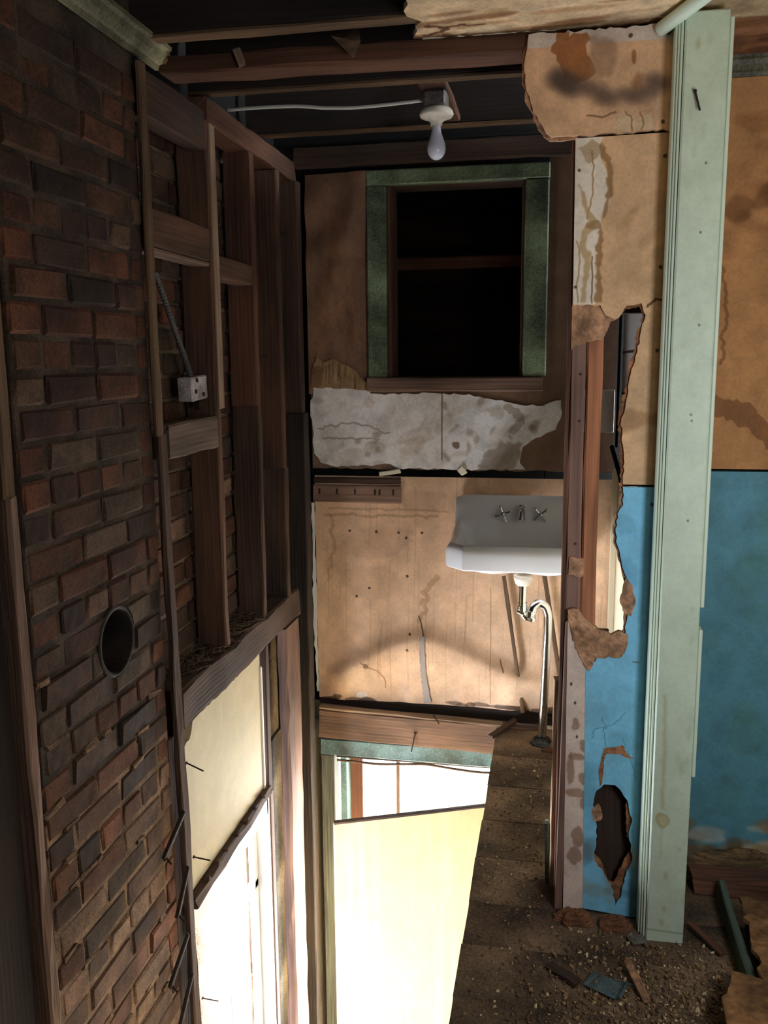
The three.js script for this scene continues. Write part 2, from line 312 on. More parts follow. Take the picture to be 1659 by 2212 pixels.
const ws = struct('wall_side_added', [1.3, 0, 0]);                                                       // right of the camera, unseen: wall step and screened window invented to shape this light
const FW = { x0: 0.61, x1: 0.91, y0: 0.93, y1: 1.77 };
bar('panel', M.roomWall, ws, [1.25, 1.37], [-0.1, 3], [-2.80, -0.85]); bar('panel', M.roomWall, ws, [0.44, 0.52], [-0.1, 3], [-0.95, 2.8]); bar('panel', M.roomWall, ws, [FW.x1, 1.25], [-0.1, 3], [-0.95, -0.85]);
bar('panel', M.roomWall, ws, [0.52, FW.x0], [-0.1, 3], [-0.95, -0.85]); bar('panel', M.roomWall, ws, [FW.x0, FW.x1], [-0.1, FW.y0], [-0.95, -0.85]); bar('panel', M.roomWall, ws, [FW.x0, FW.x1], [FW.y1, 3], [-0.95, -0.85]);
bar('added_blind', new THREE.MeshPhysicalMaterial({ color: '#6d6152', roughness: 1, transmission: 0.3, thickness: 0 }), ws, [FW.x0, FW.x1], [FW.y0 + 0.003, FW.y1 - 0.003], [-0.93, -0.926]);  // unseen screen added to dim the invented opening
const rf = struct('roof', [0, 4.4, 0]);
bar('roof_deck', M.roof, rf, [-1.75, 3.4], [4.4, 4.5], [-5.0, 3.2]);
bar('gable', M.void, rf, [-1.32, -1.2], [2.425, 4.4], [-4.8, -1.62]); bar('gable', M.void, rf, [-1.2, 0.3], [2.5, 4.4], [-3.95, -3.84]); bar('gable', M.void, rf, [-1.75, -1.6], [3, 4.4], [-5.0, 3.2]); bar('gable', M.void, rf, [3.3, 3.4], [3, 4.4], [-5.0, 3.2]); bar('gable', M.void, rf, [-1.6, 3.3], [3, 4.4], [-5.0, -4.8]); bar('gable', M.void, rf, [-1.6, 3.3], [3, 4.4], [2.85, 3.2]);  // coloured black as the unlit roof space, added to cover leaking light
const lf = struct('floor_lower', [0, -2.5, 0]); bar('slab', M.floor, lf, [-1.7, 1.75], [-2.7, -2.5], [-4.2, 1.4]);
const gr = struct('ground_outside', [0, -2.9, 0]); bar('yard', M.ground, gr, [-14, 14], [-3.1, -2.9], [-16, 14]);

// floor: boards across, from the raw edge of the hole to the right-hand side
const fl = struct('floor', [0.3, 0, -2.8]);
{
  const edges = [-3.775, -3.469, -3.20, -2.94, -2.697, -2.45, -2.25, -2.03, -1.83, -1.62, -1.42, -1.22];
  const FR = rng(9);
  for (let i = 0; i + 1 < edges.length; i++) {
    const a = edges[i], b = edges[i + 1], right = b <= -2.44 ? 0.30 : 1.25, x0 = -0.222 + (FR() - 0.5) * 0.005;
    timber('floorboard', M.floor, fl, [x0, right], [-0.026, (FR() - 0.5) * 0.003], [a + 0.0012, b - 0.0012], { wob: 0.003, b: 0.002 });
  }
  bar('floorboard', M.floor, fl, [0.305, 1.25], [-0.026, -0.001], [-2.80, -2.46]);
  bar('subfloor', M.timberDark, fl, [-0.17, 1.25], [-0.12, -0.03], [-3.8, -1.2]);
  bar('subfloor', M.floor, fl, [-1.5, 1.25], [-0.12, 0], [-1.2, 2.85]);
}

// ceiling: torn plaster board on the right, open joists on the left
const ceilTex = paint(-0.7, -0.2, 1.2, 2.7, 420, (g) => {
  wholly(g, '#cdb48f', -0.7, -0.2, 1.2, 2.7);
  const r = rng(31);
  for (let i = 0; i < 46; i++) { const x = rr(-0.5, 0.6), y = 2.3 + r() * 0.2; blob(g, ellipse(x, y, 0.03 + r() * 0.09, 0.006 + r() * 0.012, 12, -0.1), ['#9a6f45', '#7b512f', '#b58c5e', '#e3d2b0'][Math.floor(r() * 4)], 0.55, i); }
  blob(g, [[-0.45, 2.44], [0.3, 2.5], [0.3, 2.56], [-0.45, 2.56]], '#6e4a30', 0.8, 3, 0.02);
  line(g, [[-0.33, 2.36], [-0.30, 2.40], [-0.34, 2.45]], '#5a3822', 0.012, 0.9, 4, 0.008); line(g, [[-0.30, 2.40], [-0.24, 2.38], [-0.2, 2.385]], '#5a3822', 0.008, 0.9, 5, 0.006);
}, 0.2, 3);
const cl = struct('ceiling', [0.3, 2.42, -2.2]);
sheetY('plaster_board', mat('#ffffff', { map: ceilTex, bs: 0.004 }), cl, jag([[-0.36, -2.2], [-0.375, -2.30], [-0.345, -2.34], [-0.365, -2.40], [-0.385, -2.455], [0.27, -2.492], [0.40, -2.492, 1], [1.1, -2.43, 1], [1.1, -1.2, 1], [-0.5, -1.2], [-0.42, -1.7]], 0.012, 0.03, 5), 2.436, 0.016);
bar('plaster_board', M.wallCream, cl, [-1.5, 1.25], [2.42, 2.44], [-1.2, 2.85]);
bar('plaster_board', M.wallCream, cl, [1.1, 1.25], [2.42, 2.44], [-2.82, -1.2]);
const brownCeil = paint(0.2, 2.4, 1.2, 2.9, 400, (g) => { wholly(g, '#8b6040', 0.2, 2.4, 1.2, 2.9); for (let i = 0; i < 14; i++) blob(g, ellipse(rr(0.4, 0.9), rr(2.5, 2.8), 0.08, 0.03), ['#6d4528', '#a2744b'][i % 2], 0.6, i, 0.01); }, 0.2, 6);
sheetY('plaster_board', mat('#ffffff', { map: brownCeil, bs: 0.003 }), cl, [[0.385, -2.50], [1.1, -2.44], [1.1, -2.82], [0.385, -2.82]], 2.432, 0.014);
sheetY('torn_paper', M.cream, cl, jag([[-0.36, -2.452], [-0.02, -2.466], [-0.03, -2.490], [-0.16, -2.490], [-0.2, -2.476], [-0.34, -2.476]], 0.006, 0.012, 8), 2.4195, 0.002, { label: 'ragged strip of pale ceiling paper' });

// ================================================================ ceiling timbers
const jz = [[-2.38, -2.325, 'nearest the camera, running into the torn ceiling plaster', M.timberWarm, -0.3], [-2.865, -2.82, 'just behind the partition top plate, in front of the bulb', M.timberWarm, 0.22], [-3.415, -3.37, 'behind the light bulb, farthest from the camera', M.timberWarm, 0.24]];
for (const [a, b, where, m, x1] of jz) { const t = thing('ceiling_joist', `rough bare ceiling joist ${where}`, 'joist', [-0.5, 2.43, a]); timber('joist_beam', M.timberBlack, t, [-1.16, 1.2], [2.437, 2.60], [a, b], { wob: 0.003 }); timber('pale_underside', m, t, [-1.16, 1.2], [2.429, 2.437], [a + 0.002, b - 0.002], { wob: 0.003, b: 0.001 }); }
{
  const t = thing('ledger_board', 'dark ledger board fixed along the top of the back wall above the green window', 'board', [-0.5, 2.39, -3.76]);
  timber('board', M.timberDark, t, [-1.09, 0.24], [2.392, 2.47], [-3.80, -3.755]);
  const p = thing('top_plate', 'scarred reddish top plate beam crossing the opening, splintered and nail marked', 'beam', [-0.6, 2.40, -2.5]);
  timber('beam', M.timberRed, p, [-1.085, 0.26], [2.372, 2.418], [-2.555, -2.452], { rot: [0, 0, -0.012], wob: 0.006 });
  add('splinter', cbox(0.018, 0.045, 0.012, 0.004, 0.004, 7), M.pale, p, [-0.855, 2.405, -2.447], { rot: [0, 0, 0.3] });
  const wd = thing('wood_wedge', 'small brown wedge of broken wood stuck above the top plate', 'wood chip', [-0.53, 2.428, -2.40]);
  add('wedge', new THREE.ConeGeometry(0.035, 0.07, 4).rotateZ(1.4), M.timberWarm, wd, [-0.555, 2.412, -2.398], { rot: [0.2, 0.5, -0.1] });
}
// light fitting
{
  const c = thing('blocking_board', 'short brown board bridging two joists above the light bulb', 'board', [-0.4, 2.44, -3.1]);
  timber('board', M.timberRed, c, [-0.445, -0.355], [2.441, 2.463], [-3.369, -2.866]);
  const t = thing('bulb_fitting', 'white porcelain lampholder with a bare unlit frosted bulb', 'light fixture', [-0.395, 2.44, -3.0]);
  add('junction_box', cbox(0.075, 0.05, 0.075, 0.008, 0, 3), M.zinc, t, [-0.397, 2.415, -3.0], { label: 'dull metal junction box' });
  const hp = [[0, 0.012], [0.045, 0.012], [0.052, 0.004], [0.055, -0.006], [0.05, -0.014], [0.03, -0.02], [0.019, -0.03], [0.018, -0.04], [0.0, -0.04]].reverse().map((p) => new THREE.Vector2(...p));
  add('lampholder', new THREE.LatheGeometry(hp, 36), M.cup, t, [-0.395, 2.378, -3.0]);
  const bp = [[0, -0.108], [0.010, -0.106], [0.020, -0.099], [0.027, -0.088], [0.030, -0.075], [0.029, -0.062], [0.024, -0.046], [0.018, -0.03], [0.0145, -0.015], [0.0135, 0], [0, 0]].map((p) => new THREE.Vector2(...p));
  add('bulb', new THREE.LatheGeometry(bp, 36), mat('#dfe3f2', { map: null, bump: null, rough: 0.1 }), t, [-0.395, 2.342, -3.0]);
  const w = add('electric_cable', tube([[-1.10, 2.432, -3.02], [-1.0, 2.428, -3.0], [-0.86, 2.425, -3.0], [-0.76, 2.414, -3.0], [-0.66, 2.409, -3.0], [-0.55, 2.412, -3.0], [-0.43, 2.418, -3.0]], 0.0055, 60, 8), M.cable, scene, [0, 0, 0], { label: 'grey white electric cable sagging from the left stud wall to the lampholder', category: 'cable' });
}

// ================================================================ left: stud frame
const sf = thing('stud_frame', 'bare timber stud frame with noggings and a rotten sill, standing before the brick', 'stud wall', [-1.13, -2.5, -3.0]);
{
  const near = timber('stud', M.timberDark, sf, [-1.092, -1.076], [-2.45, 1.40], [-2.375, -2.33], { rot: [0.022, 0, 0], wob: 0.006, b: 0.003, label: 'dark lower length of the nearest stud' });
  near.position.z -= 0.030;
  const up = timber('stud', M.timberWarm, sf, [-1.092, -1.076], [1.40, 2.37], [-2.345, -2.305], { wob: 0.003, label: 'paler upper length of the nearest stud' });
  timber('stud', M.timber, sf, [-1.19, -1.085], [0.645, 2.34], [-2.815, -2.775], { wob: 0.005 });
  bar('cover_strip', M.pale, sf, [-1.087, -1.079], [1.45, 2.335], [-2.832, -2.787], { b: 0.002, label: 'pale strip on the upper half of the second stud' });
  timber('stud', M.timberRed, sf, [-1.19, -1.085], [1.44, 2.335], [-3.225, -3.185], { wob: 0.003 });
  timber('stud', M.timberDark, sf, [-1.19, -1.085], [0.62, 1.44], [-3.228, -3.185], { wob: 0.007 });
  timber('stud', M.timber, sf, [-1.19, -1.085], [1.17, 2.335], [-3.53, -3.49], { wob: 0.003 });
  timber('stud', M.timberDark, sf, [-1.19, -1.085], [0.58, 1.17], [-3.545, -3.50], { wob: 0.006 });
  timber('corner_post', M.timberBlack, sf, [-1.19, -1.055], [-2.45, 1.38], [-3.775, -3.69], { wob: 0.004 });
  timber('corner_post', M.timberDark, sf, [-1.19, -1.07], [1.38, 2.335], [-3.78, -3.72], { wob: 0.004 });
  timber('nogging', M.timber, sf, [-1.16, -1.087], [1.914, 2.018], [-2.772, -2.352], { wob: 0.004 });
  bar('shelf_lip', M.pinkish, sf, [-1.15, -1.09], [1.900, 1.913], [-2.772, -2.36]);
  timber('nogging', M.timber, sf, [-1.16, -1.09], [1.872, 1.945], [-3.18, -2.82], { wob: 0.004 });
  timber('nogging', wood('#8f7868'), sf, [-1.16, -1.085], [1.324, 1.425], [-2.772, -2.395], { wob: 0.006 });
  timber('top_plate', M.timberRed, sf, [-1.18, -1.085], [2.336, 2.415], [-3.76, -2.79], { wob: 0.006 });
  timber('header', M.timberDark, sf, [-1.15, -1.09], [2.25, 2.37], [-2.78, -2.352], { wob: 0.006 });
  timber('sill_plate', M.timberDark, sf, [-1.19, -1.08], [0.506, 0.63], [-3.65, -2.385], { wob: 0.012, b: 0.008 });
  timber('stud', wood('#8d6d60'), sf, [-1.118, -1.075], [-2.45, 0.505], [-3.615, -3.425], { wob: 0.007, b: 0.01, label: 'weathered pinkish lower stud with a split face' });
  timber('stud', M.timberDark, sf, [-1.16, -1.09], [-2.45, 0.505], [-3.235, -3.185], { wob: 0.004 });
  for (const [y, z, s] of [[1.8, -2.83, 1], [1.62, -3.22, 1], [2.1, -3.52, 1], [1.3, -3.54, 1], [1.02, -3.22, 1]]) nail(sf, [-1.078, y, z], [-1.055, y - 0.002, z + 0.003], 0.0015);
  for (const [y, z, dy] of [[0.385, -2.42, -0.02], [0.06, -2.44, -0.004], [-0.45, -2.455, 0.0]]) nail(sf, [-1.09, y, z], [-1.035, y + dy, z + 0.004], 0.0024);
  // straw and litter on the sill
  const SR = rng(55), gs = []; for (let i = 0; i < 260; i++) { const z = -2.5 - SR() * 0.68, x = -1.185 + SR() * 0.09, y = 0.632 + SR() * 0.022, a = SR() * 6.28, l = 0.012 + SR() * 0.03; gs.push(rod([x - Math.cos(a) * l, y, z - Math.sin(a) * l], [x + Math.cos(a) * l, y + (SR() - 0.5) * 0.02, z + Math.sin(a) * l], 0.0014, 4)); }
  add('nest_litter', merge(...gs), M.stringy, sf, [0, 0, 0], { kind: 'stuff', label: 'straw and litter lying on the sill plate' });
}
const bx = thing('outlet_box', 'square rusty white metal outlet box hanging in the stud bay', 'electrical box', [-1.12, 1.52, -2.73]);
{ add('box', cbox(0.05, 0.075, 0.125, 0.004, 0, 4), mat('#d6cccb', { map: BRM, rough: 0.6 }), bx, [-1.135, 1.52, -2.700], { rot: [0.06, 0, 0] }); add('box_tab', cbox(0.02, 0.03, 0.025, 0.003, 0, 5), M.rust, bx, [-1.125, 1.465, -2.72]);
  for (const [y, z] of [[1.545, -2.675], [1.5, -2.725], [1.51, -2.665]]) add('knockout', new THREE.CylinderGeometry(0.007, 0.007, 0.004, 12).rotateZ(Math.PI / 2), M.rust, bx, [-1.109, y, z]); }
{ const g = []; const a = new THREE.Vector3(-1.135, 1.558, -2.69), b = new THREE.Vector3(-1.15, 1.86, -2.50); g.push(rod(a.toArray(), b.toArray(), 0.008, 10)); for (let i = 0; i < 34; i++) { const p = a.clone().lerp(b, i / 34), q = a.clone().lerp(b, (i + 0.55) / 34); g.push(rod(p.toArray(), q.toArray(), 0.0095, 10)); }
  add('armoured_cable', merge(...g), M.zinc, scene, [0, 0, 0], { label: 'ribbed metal armoured cable slanting down to the outlet box', category: 'cable' }); }
// iron ties between chimney and frame
[[[-2.394, 0.227], [-2.33, 0.20], [-2.259, 0.166], 'topmost'], [[-2.408, 0.033], [-2.37, 0.0], [-2.326, -0.065], 'second from the top'], [[-2.379, -0.18], [-2.31, -0.21], [-2.254, -0.25], 'third from the top'], [[-2.40, -0.33], [-2.35, -0.37], [-2.30, -0.43], 'lowest']].forEach(([a, b, c, w]) => {
  [a, c] = [a, c].map(([z, y]) => [z * 0.9686, 1.6 + (y - 1.6) * 0.9686]);
  const bars = [[a, c, 0.017]].map(([p, q, w]) => { const l = Math.hypot(q[0] - p[0], q[1] - p[1]), g = cbox(0.008, l + 0.02, w, 0.002, 0.003, 5); g.rotateX(Math.atan2(q[0] - p[0], q[1] - p[1])); g.translate(-1.0655, (p[1] + q[1]) / 2, (p[0] + q[0]) / 2); return g; });
  const t = thing('iron_strap', `bent rusty iron strap between chimney bricks and stud, ${w} of the four`, 'strap', [-1.09, a[1], a[0]]); add('strap', merge(...bars), M.iron, t, [0, 0, 0]);
  add('nail', rod([-1.066, c[1], c[0]], [-1.045, c[1] - 0.02, c[0] + 0.004], 0.003, 6), M.rust, t, [0, 0, 0]);
});
// post at the near side of the chimney and dark boards beyond
{
  const t = thing('timber_post', 'old timber post at the near edge of the chimney, paler above', 'post', [-1.1, -2.4, -1.63]);
  timber('post_lower', M.pinkish, t, [-1.2, -1.085], [-2.45, 1.33], [-1.664, -1.626], { rot: [0.008, 0, 0], wob: 0.006 }); timber('post_upper', M.timberWarm, t, [-1.2, -1.085], [1.33, 2.42], [-1.645, -1.605], { wob: 0.003 });
  const b = struct('wall_near', [-1.2, 0, -1.3]); for (let i = 0; i < 6; i++) bar('wall_board', M.timberBlack, b, [-1.16, -1.115], [-1.6, 2.42], [-1.61 + i * 0.16, -1.455 + i * 0.16], { b: 0.004 });
  bar('panel', M.wallDull, b, [-1.5, -1.165], [-2.6, 2.8], [-1.6, 2.85]);
}
// left cornice
function crownProfile(s = 1) { return shapeOf([[0, 0], [0.008, 0], [0.011, 0.012], [0.02, 0.016], [0.03, 0.028], [0.036, 0.042], [0.048, 0.046], [0.05, 0.056], [0, 0.056]].map(([a, b]) => [a * s, b * s])); }
{ const g = new THREE.ExtrudeGeometry(crownProfile(1), { depth: 1.25, bevelEnabled: false }); const t = thing('crown_moulding', 'cracked yellow green crown moulding along the top of the brick chimney', 'moulding', [-1.1, 2.39, -2.44]);
  add('moulding', g, M.mould, t, [-1.094, 2.386, -2.445]);
  add('plaster_lump', cbox(0.04, 0.035, 0.03, 0.008, 0.005, 9), M.fibre, t, [-1.078, 2.42, -2.452], { label: 'broken plaster lump on the moulding end' });
  add('plaster_edge', cbox(0.012, 0.012, 0.55, 0.003, 0.003, 10), M.pinkish, t, [-1.064, 2.447, -2.15]); }
// panel, ledge and doorway in the lower part of the frame
{
  const creamTex = paint(-3.2, -0.1, -2.35, 0.55, 500, (g) => { wholly(g, '#bdb08c', -3.2, -0.1, -2.35, 0.55); const r = rng(8); for (let i = 0; i < 7; i++) line(g, [[-3.2 + r() * 0.8, -0.1], [-3.0 + r() * 0.7, 0.5]], '#cbb483', 0.02 + r() * 0.02, 0.14, i, 0.01); for (let i = 0; i < 8; i++) blob(g, ellipse(-3.1 + r() * 0.7, r() * 0.45, 0.004, 0.002), '#8b7a55', 0.7, i, 0.001, 0.01); }, 0.05, 4);
  creamTex.repeat.x *= -1; creamTex.offset.x = (-2.35) / (-2.35 + 3.2) * 1 + 0; creamTex.wrapS = THREE.RepeatWrapping;
  const t = thing('cream_panel', 'cream painted wallboard panel with a ragged top, under the stud frame sill', 'wall panel', [-1.13, 0.2, -2.8]);
  sheetX('board', mat('#ffffff', { map: creamTex, bs: 0.0008, rough: 0.7 }), t, jag([[-2.40, 0.43], [-2.47, 0.44], [-2.50, 0.488], [-3.15, 0.492, 1], [-3.14, -0.060, 1], [-2.40, -0.056, 1]], 0.004, 0.02, 12), -1.10, 0.02);
  bar('edge_strip', M.white, t, [-1.125, -1.093], [-0.07, 0.44], [-3.16, -3.142]);
  timber('ledge', M.timberDark, t, [-1.16, -1.075], [-0.10, -0.062], [-3.17, -2.41], { wob: 0.012 });
  for (let i = 0; i < 7; i++) add('dirt_clod', cbox(0.018, 0.014, 0.022, 0.005, 0.004, 40 + i), M.timberDark, t, [-1.08, -0.056, -2.5 - i * 0.095 - rr(0, 0.03)], {});
  const d = struct('door_1', [-1.15, -2.5, -2.8]);
  bar('head', M.white, d, [-1.17, -1.09], [-0.18, -0.10], [-3.17, -2.40]); bar('stop', M.white, d, [-1.16, -1.12], [-0.215, -0.18], [-3.17, -2.40]);
  bar('jamb', M.white, d, [-1.17, -1.09], [-2.5, -0.10], [-3.185, -3.15]); bar('jamb', M.pinkish, d, [-1.18, -1.085], [-2.5, -0.10], [-3.225, -3.187]); bar('jamb', M.timberDark, d, [-1.2, -1.102], [-2.5, 0.50], [-2.44, -2.322]);
  bar('rail', M.white, d, [-1.16, -1.135], [-0.50, -0.465], [-3.15, -2.42], { rot: [0.06, 0, 0] });
  bar('mullion', M.white, d, [-1.155, -1.14], [-2.5, -0.49], [-2.945, -2.935]); bar('mullion', M.white, d, [-1.155, -1.14], [-2.5, -0.49], [-3.03, -3.02]); bar('stile', M.white, d, [-1.16, -1.135], [-2.5, -0.215], [-3.15, -3.11]);
  bar('curtain_strip', mat('#b9a9c4', { map: null }), d, [-1.16, -1.15], [-2.5, -0.75], [-2.90, -2.85]);
}

// ================================================================ back wall
const wb = struct('wall_back', [-0.4, 0, -3.85]);
{
  bar('backing', M.void, wb, [-1.2, -0.79], [0.03, 2.5], [-3.95, -3.86]); bar('backing', M.void, wb, [-0.042, 0.6], [0.03, 2.5], [-3.95, -3.86]);
  bar('backing', M.void, wb, [-0.79, -0.042], [0.03, 1.50], [-3.95, -3.86]); bar('backing', M.void, wb, [-0.79, -0.042], [2.36, 2.5], [-3.95, -3.86]);
  // wavy sheets: a grid whose points are pushed out by F
  const wavy = (name, m, x0, x1, y0, y1, z, f, nx, ny, o) => {
    const g = new THREE.PlaneGeometry(x1 - x0, y1 - y0, nx, ny), p = g.attributes.position, uv = g.attributes.uv;
    for (let i = 0; i < p.count; i++) { const X = p.getX(i) + (x0 + x1) / 2, Y = p.getY(i) + (y0 + y1) / 2; p.setXYZ(i, X, Y, z + f(X, Y)); uv.setXY(i, X, Y); }
    const back = g.clone(), bp = back.attributes.position; for (let i = 0; i < bp.count; i++) bp.setZ(i, bp.getZ(i) - 0.004);
    const ix = back.index.array; for (let i = 0; i < ix.length; i += 3) { const t = ix[i]; ix[i] = ix[i + 1]; ix[i + 1] = t; }
    g.computeVertexNormals(); back.computeVertexNormals(); return add(name, merge(g, back), m, wb, [0, 0, 0], o);
  };
  const upTex = paint(-1.1, 1.45, -0.75, 2.4, 500, (g) => { wholly(g, '#8a6851', -1.1, 1.45, -0.75, 2.4); for (let i = 0; i < 26; i++) line(g, [[rr(-1.1, -0.8), 1.45 + rr(0, 0.3)], [rr(-1.1, -0.8), 1.9 + rr(0, 0.5)]], ['#7a5840', '#9c7a5c', '#a87750'][i % 3], rr(0.01, 0.03), 0.25, i, 0.008); }, 0.14, 7);
  wavy('brown_paper', mat('#ffffff', { map: upTex, rough: 0.75, bs: 0.001 }), -1.058, -0.785, 1.46, 2.372, -3.80, (x, y) => { const u = (x + 1.06) / 0.27, d = 2.2 - y; return 0.010 * Math.sin((y * 26 + u * -5)) * Math.exp(-u * 1.6) * sstep(1.9, 2.1, y) + 0.022 * Math.exp(-Math.pow((u - 0.55 + (2.0 - y) * 1.1) / 0.22, 2)) * sstep(1.75, 2.0, y) + 0.008 * fbm(x * 14, y * 5, 2); }, 24, 60);
  const brownTex = paint(-1.1, 1.1, 0.3, 2.45, 300, (g) => { wholly(g, '#80644f', -1.1, 1.1, 0.3, 2.45); for (let i = 0; i < 90; i++) line(g, [[rr(-1.1, 0.3), 1.1], [rr(-1.1, 0.3) * 0 + rr(-1.1, 0.3), 1.6]], '#6b5040', 0.01, 0.08, i, 0.003); }, 0.1, 9);
  const pb = mat('#ffffff', { map: brownTex, rough: 0.8, bs: 0.001 });
  sheet('brown_panel', pb, wb, [[-0.045, 1.14], [0.238, 1.14], [0.238, 2.392], [-0.045, 2.392]], -3.802, 0.01);
  sheet('brown_panel', pb, wb, jag([[-1.05, 1.135, 0], [0.238, 1.135, 1], [0.238, 1.53, 1], [-1.05, 1.53, 1]], 0.004, 0.03, 21), -3.801, 0.008);
  // torn white paper
  const whiteTex = paint(-1.08, 1.1, 0.06, 1.52, 900, (g) => {
    wholly(g, '#f2f0ee', -1.08, 1.1, 0.06, 1.52); const r = rng(66);
    for (let i = 0; i < 40; i++) blob(g, ellipse(-1.05 + r() * 1.1, 1.14 + r() * 0.36, 0.02 + r() * 0.07, 0.008 + r() * 0.025, 14, r()), ['#b5a690', '#dcd7d2', '#a4937c', '#c9bca8'][i % 4], 0.3, i, 0.006);
    for (let i = 0; i < 22; i++) blob(g, ellipse([-0.80, -0.42, -0.30, -0.16, -0.05][i % 5] + (r() - 0.5) * 0.12, 1.18 + r() * 0.25, 0.008 + r() * 0.02, 0.006 + r() * 0.01, 12, r() * 3), '#77614c', 0.4, i, 0.003);
    blob(g, ellipse(-0.415, 1.243, 0.018, 0.016), '#64482f', 0.7, 3, 0.003); blob(g, [[-0.33, 1.12], [-0.17, 1.13], [-0.13, 1.25], [-0.22, 1.26], [-0.3, 1.2]], '#85715f', 0.55, 4, 0.01);
    line(g, [[-0.475, 1.46], [-0.475, 1.18]], '#6b5c50', 0.006, 0.8, 5, 0.0005); line(g, [[-1.02, 1.31], [-0.86, 1.335], [-0.7, 1.29]], '#8c7a66', 0.008, 0.5, 6, 0.004); line(g, [[-1.0, 1.27], [-0.75, 1.265]], '#8c7a66', 0.007, 0.5, 7, 0.004);
    line(g, [[-0.2, 1.40], [-0.14, 1.36], [-0.18, 1.30]], '#7a6654', 0.03, 0.4, 8, 0.006);
  }, 0.13, 11);
  sheet('torn_white_paper', mat('#ffffff', { map: whiteTex, rough: 0.85, bs: 0.0015 }), wb, jag([[-1.035, 1.492], [-0.96, 1.498], [-0.79, 1.492], [-0.785, 1.462], [-0.72, 1.455], [-0.62, 1.462], [-0.465, 1.461], [-0.36, 1.458], [-0.27, 1.438], [-0.16, 1.416], [-0.077, 1.408], [0.02, 1.432], [0.022, 1.36], [0.0, 1.31], [-0.08, 1.275], [-0.132, 1.238], [-0.145, 1.17], [-0.12, 1.142], [-0.385, 1.136], [-0.66, 1.139], [-0.70, 1.158], [-0.935, 1.142], [-1.012, 1.16], [-1.04, 1.20], [-1.046, 1.33], [-1.053, 1.41]], 0.005, 0.02, 14), -3.794, 0.004, { label: 'torn stained white lining paper' });
  sheet('torn_tan_paper', mat('#ffffff', { map: paint(-1.06, 1.44, -0.76, 1.64, 700, (g) => { wholly(g, '#a5855f', -1.06, 1.44, -0.76, 1.64); for (let i = 0; i < 34; i++) { const x = rr(-1.05, -0.79), y = rr(1.46, 1.58); line(g, [[x, y], [x + 0.002, y + rr(0.02, 0.08)]], ['#7a5f48', '#5f4636', '#c2a27a'][i % 3], 0.007, 0.5, i, 0.0008); } blob(g, ellipse(-1.02, 1.54, 0.03, 0.05), '#6b4a2c', 0.6, 4, 0.01); }, 0.15, 13), rough: 0.85 }), wb, jag([[-1.045, 1.49], [-1.04, 1.56], [-1.019, 1.622], [-0.985, 1.596], [-0.947, 1.611], [-0.866, 1.571], [-0.795, 1.505], [-0.79, 1.478]], 0.004, 0.02, 15), -3.786, 0.006, { label: 'torn tan paper with dark vertical streaks' });
  bar('torn_flap', M.cream, wb, [-0.75, -0.655], [1.112, 1.130], [-3.797, -3.786], { rot: [0.3, 0, 0.18], jit: 0.003 }); bar('torn_flap', M.cream, wb, [-0.40, -0.375], [1.115, 1.15], [-3.797, -3.786], { rot: [0.2, 0, 0.7], jit: 0.003 });
  // lower board, buckled at its foot
  const lowTex = paint(-1.08, 0.02, 0.28, 1.14, 700, (g) => {
    wholly(g, '#dcb898', -1.08, 0.02, 0.28, 1.14); const r = rng(90);
    for (let i = 0; i < 150; i++) { const x = -1.08 + r() * 1.36, y = r() * 0.9; line(g, [[x, y], [x + 0.004, y + 0.1 + r() * 0.3]], ['#a67f5a', '#d0ab80', '#96704f'][i % 3], 0.002 + r() * 0.006, 0.22, i, 0.001); }
    for (const [x, y, a, b] of [[-0.79, 0.80, 0.16, 0.06], [-0.78, 0.62, 0.14, 0.09], [-0.55, 1.0, 0.1, 0.05], [-0.7, 0.86, 0.12, 0.02]]) blob(g, ellipse(x, y, a, b, 24), '#a07a64', 0.22, Math.round(x * 90) + 99, 0.012);
    line(g, [[-1.0, 0.93], [-0.66, 0.928], [-0.5, 0.93]], '#8a6446', 0.012, 0.35, 2, 0.004); line(g, [[-0.98, 0.96], [-0.6, 0.958], [-0.45, 0.955]], '#8a6446', 0.01, 0.3, 3, 0.003);
    line(g, [[-0.97, 0.93], [-0.965, 0.84], [-0.955, 0.80], [-0.99, 0.62]], '#8d6547', 0.014, 0.3, 4, 0.006); line(g, [[-0.5, 0.66], [-0.55, 0.56], [-0.58, 0.45]], '#a2774e', 0.02, 0.45, 5, 0.01);
    line(g, [[-0.577, 0.48], [-0.56, 0.43], [-0.55, 0.38]], '#4c3524', 0.006, 0.9, 6, 0.002);
    for (const [x, y] of [[-0.886, 0.858], [-0.765, 0.857], [-0.666, 0.855], [-0.562, 0.857], [-0.632, 0.832], [-0.628, 0.66], [-0.615, 0.40], [-0.625, 0.33], [-0.8, 0.60], [-0.86, 0.56]]) blob(g, ellipse(x, y, 0.006, 0.006, 10), '#3d2a1e', 0.95, 1, 0.001, 0.01);
    blob(g, [[-0.90, 0.235], [-0.83, 0.262], [-0.79, 0.24], [-0.80, 0.205], [-0.74, 0.19], [-0.735, 0.15], [-0.76, 0.07], [-0.95, 0.07], [-0.93, 0.17]], '#d6b596', 0.8, 71, 0.006); blob(g, ellipse(-0.815, 0.245, 0.012, 0.012), '#6b4c34', 0.8, 72, 0.004); blob(g, [[-0.86, 0.11], [-0.82, 0.115], [-0.815, 0.09], [-0.865, 0.086]], '#ddd6cf', 0.9, 73, 0.004); line(g, [[-0.84, 0.262], [-0.79, 0.235], [-0.735, 0.19], [-0.73, 0.14]], '#7d5a3e', 0.005, 0.7, 74, 0.003);
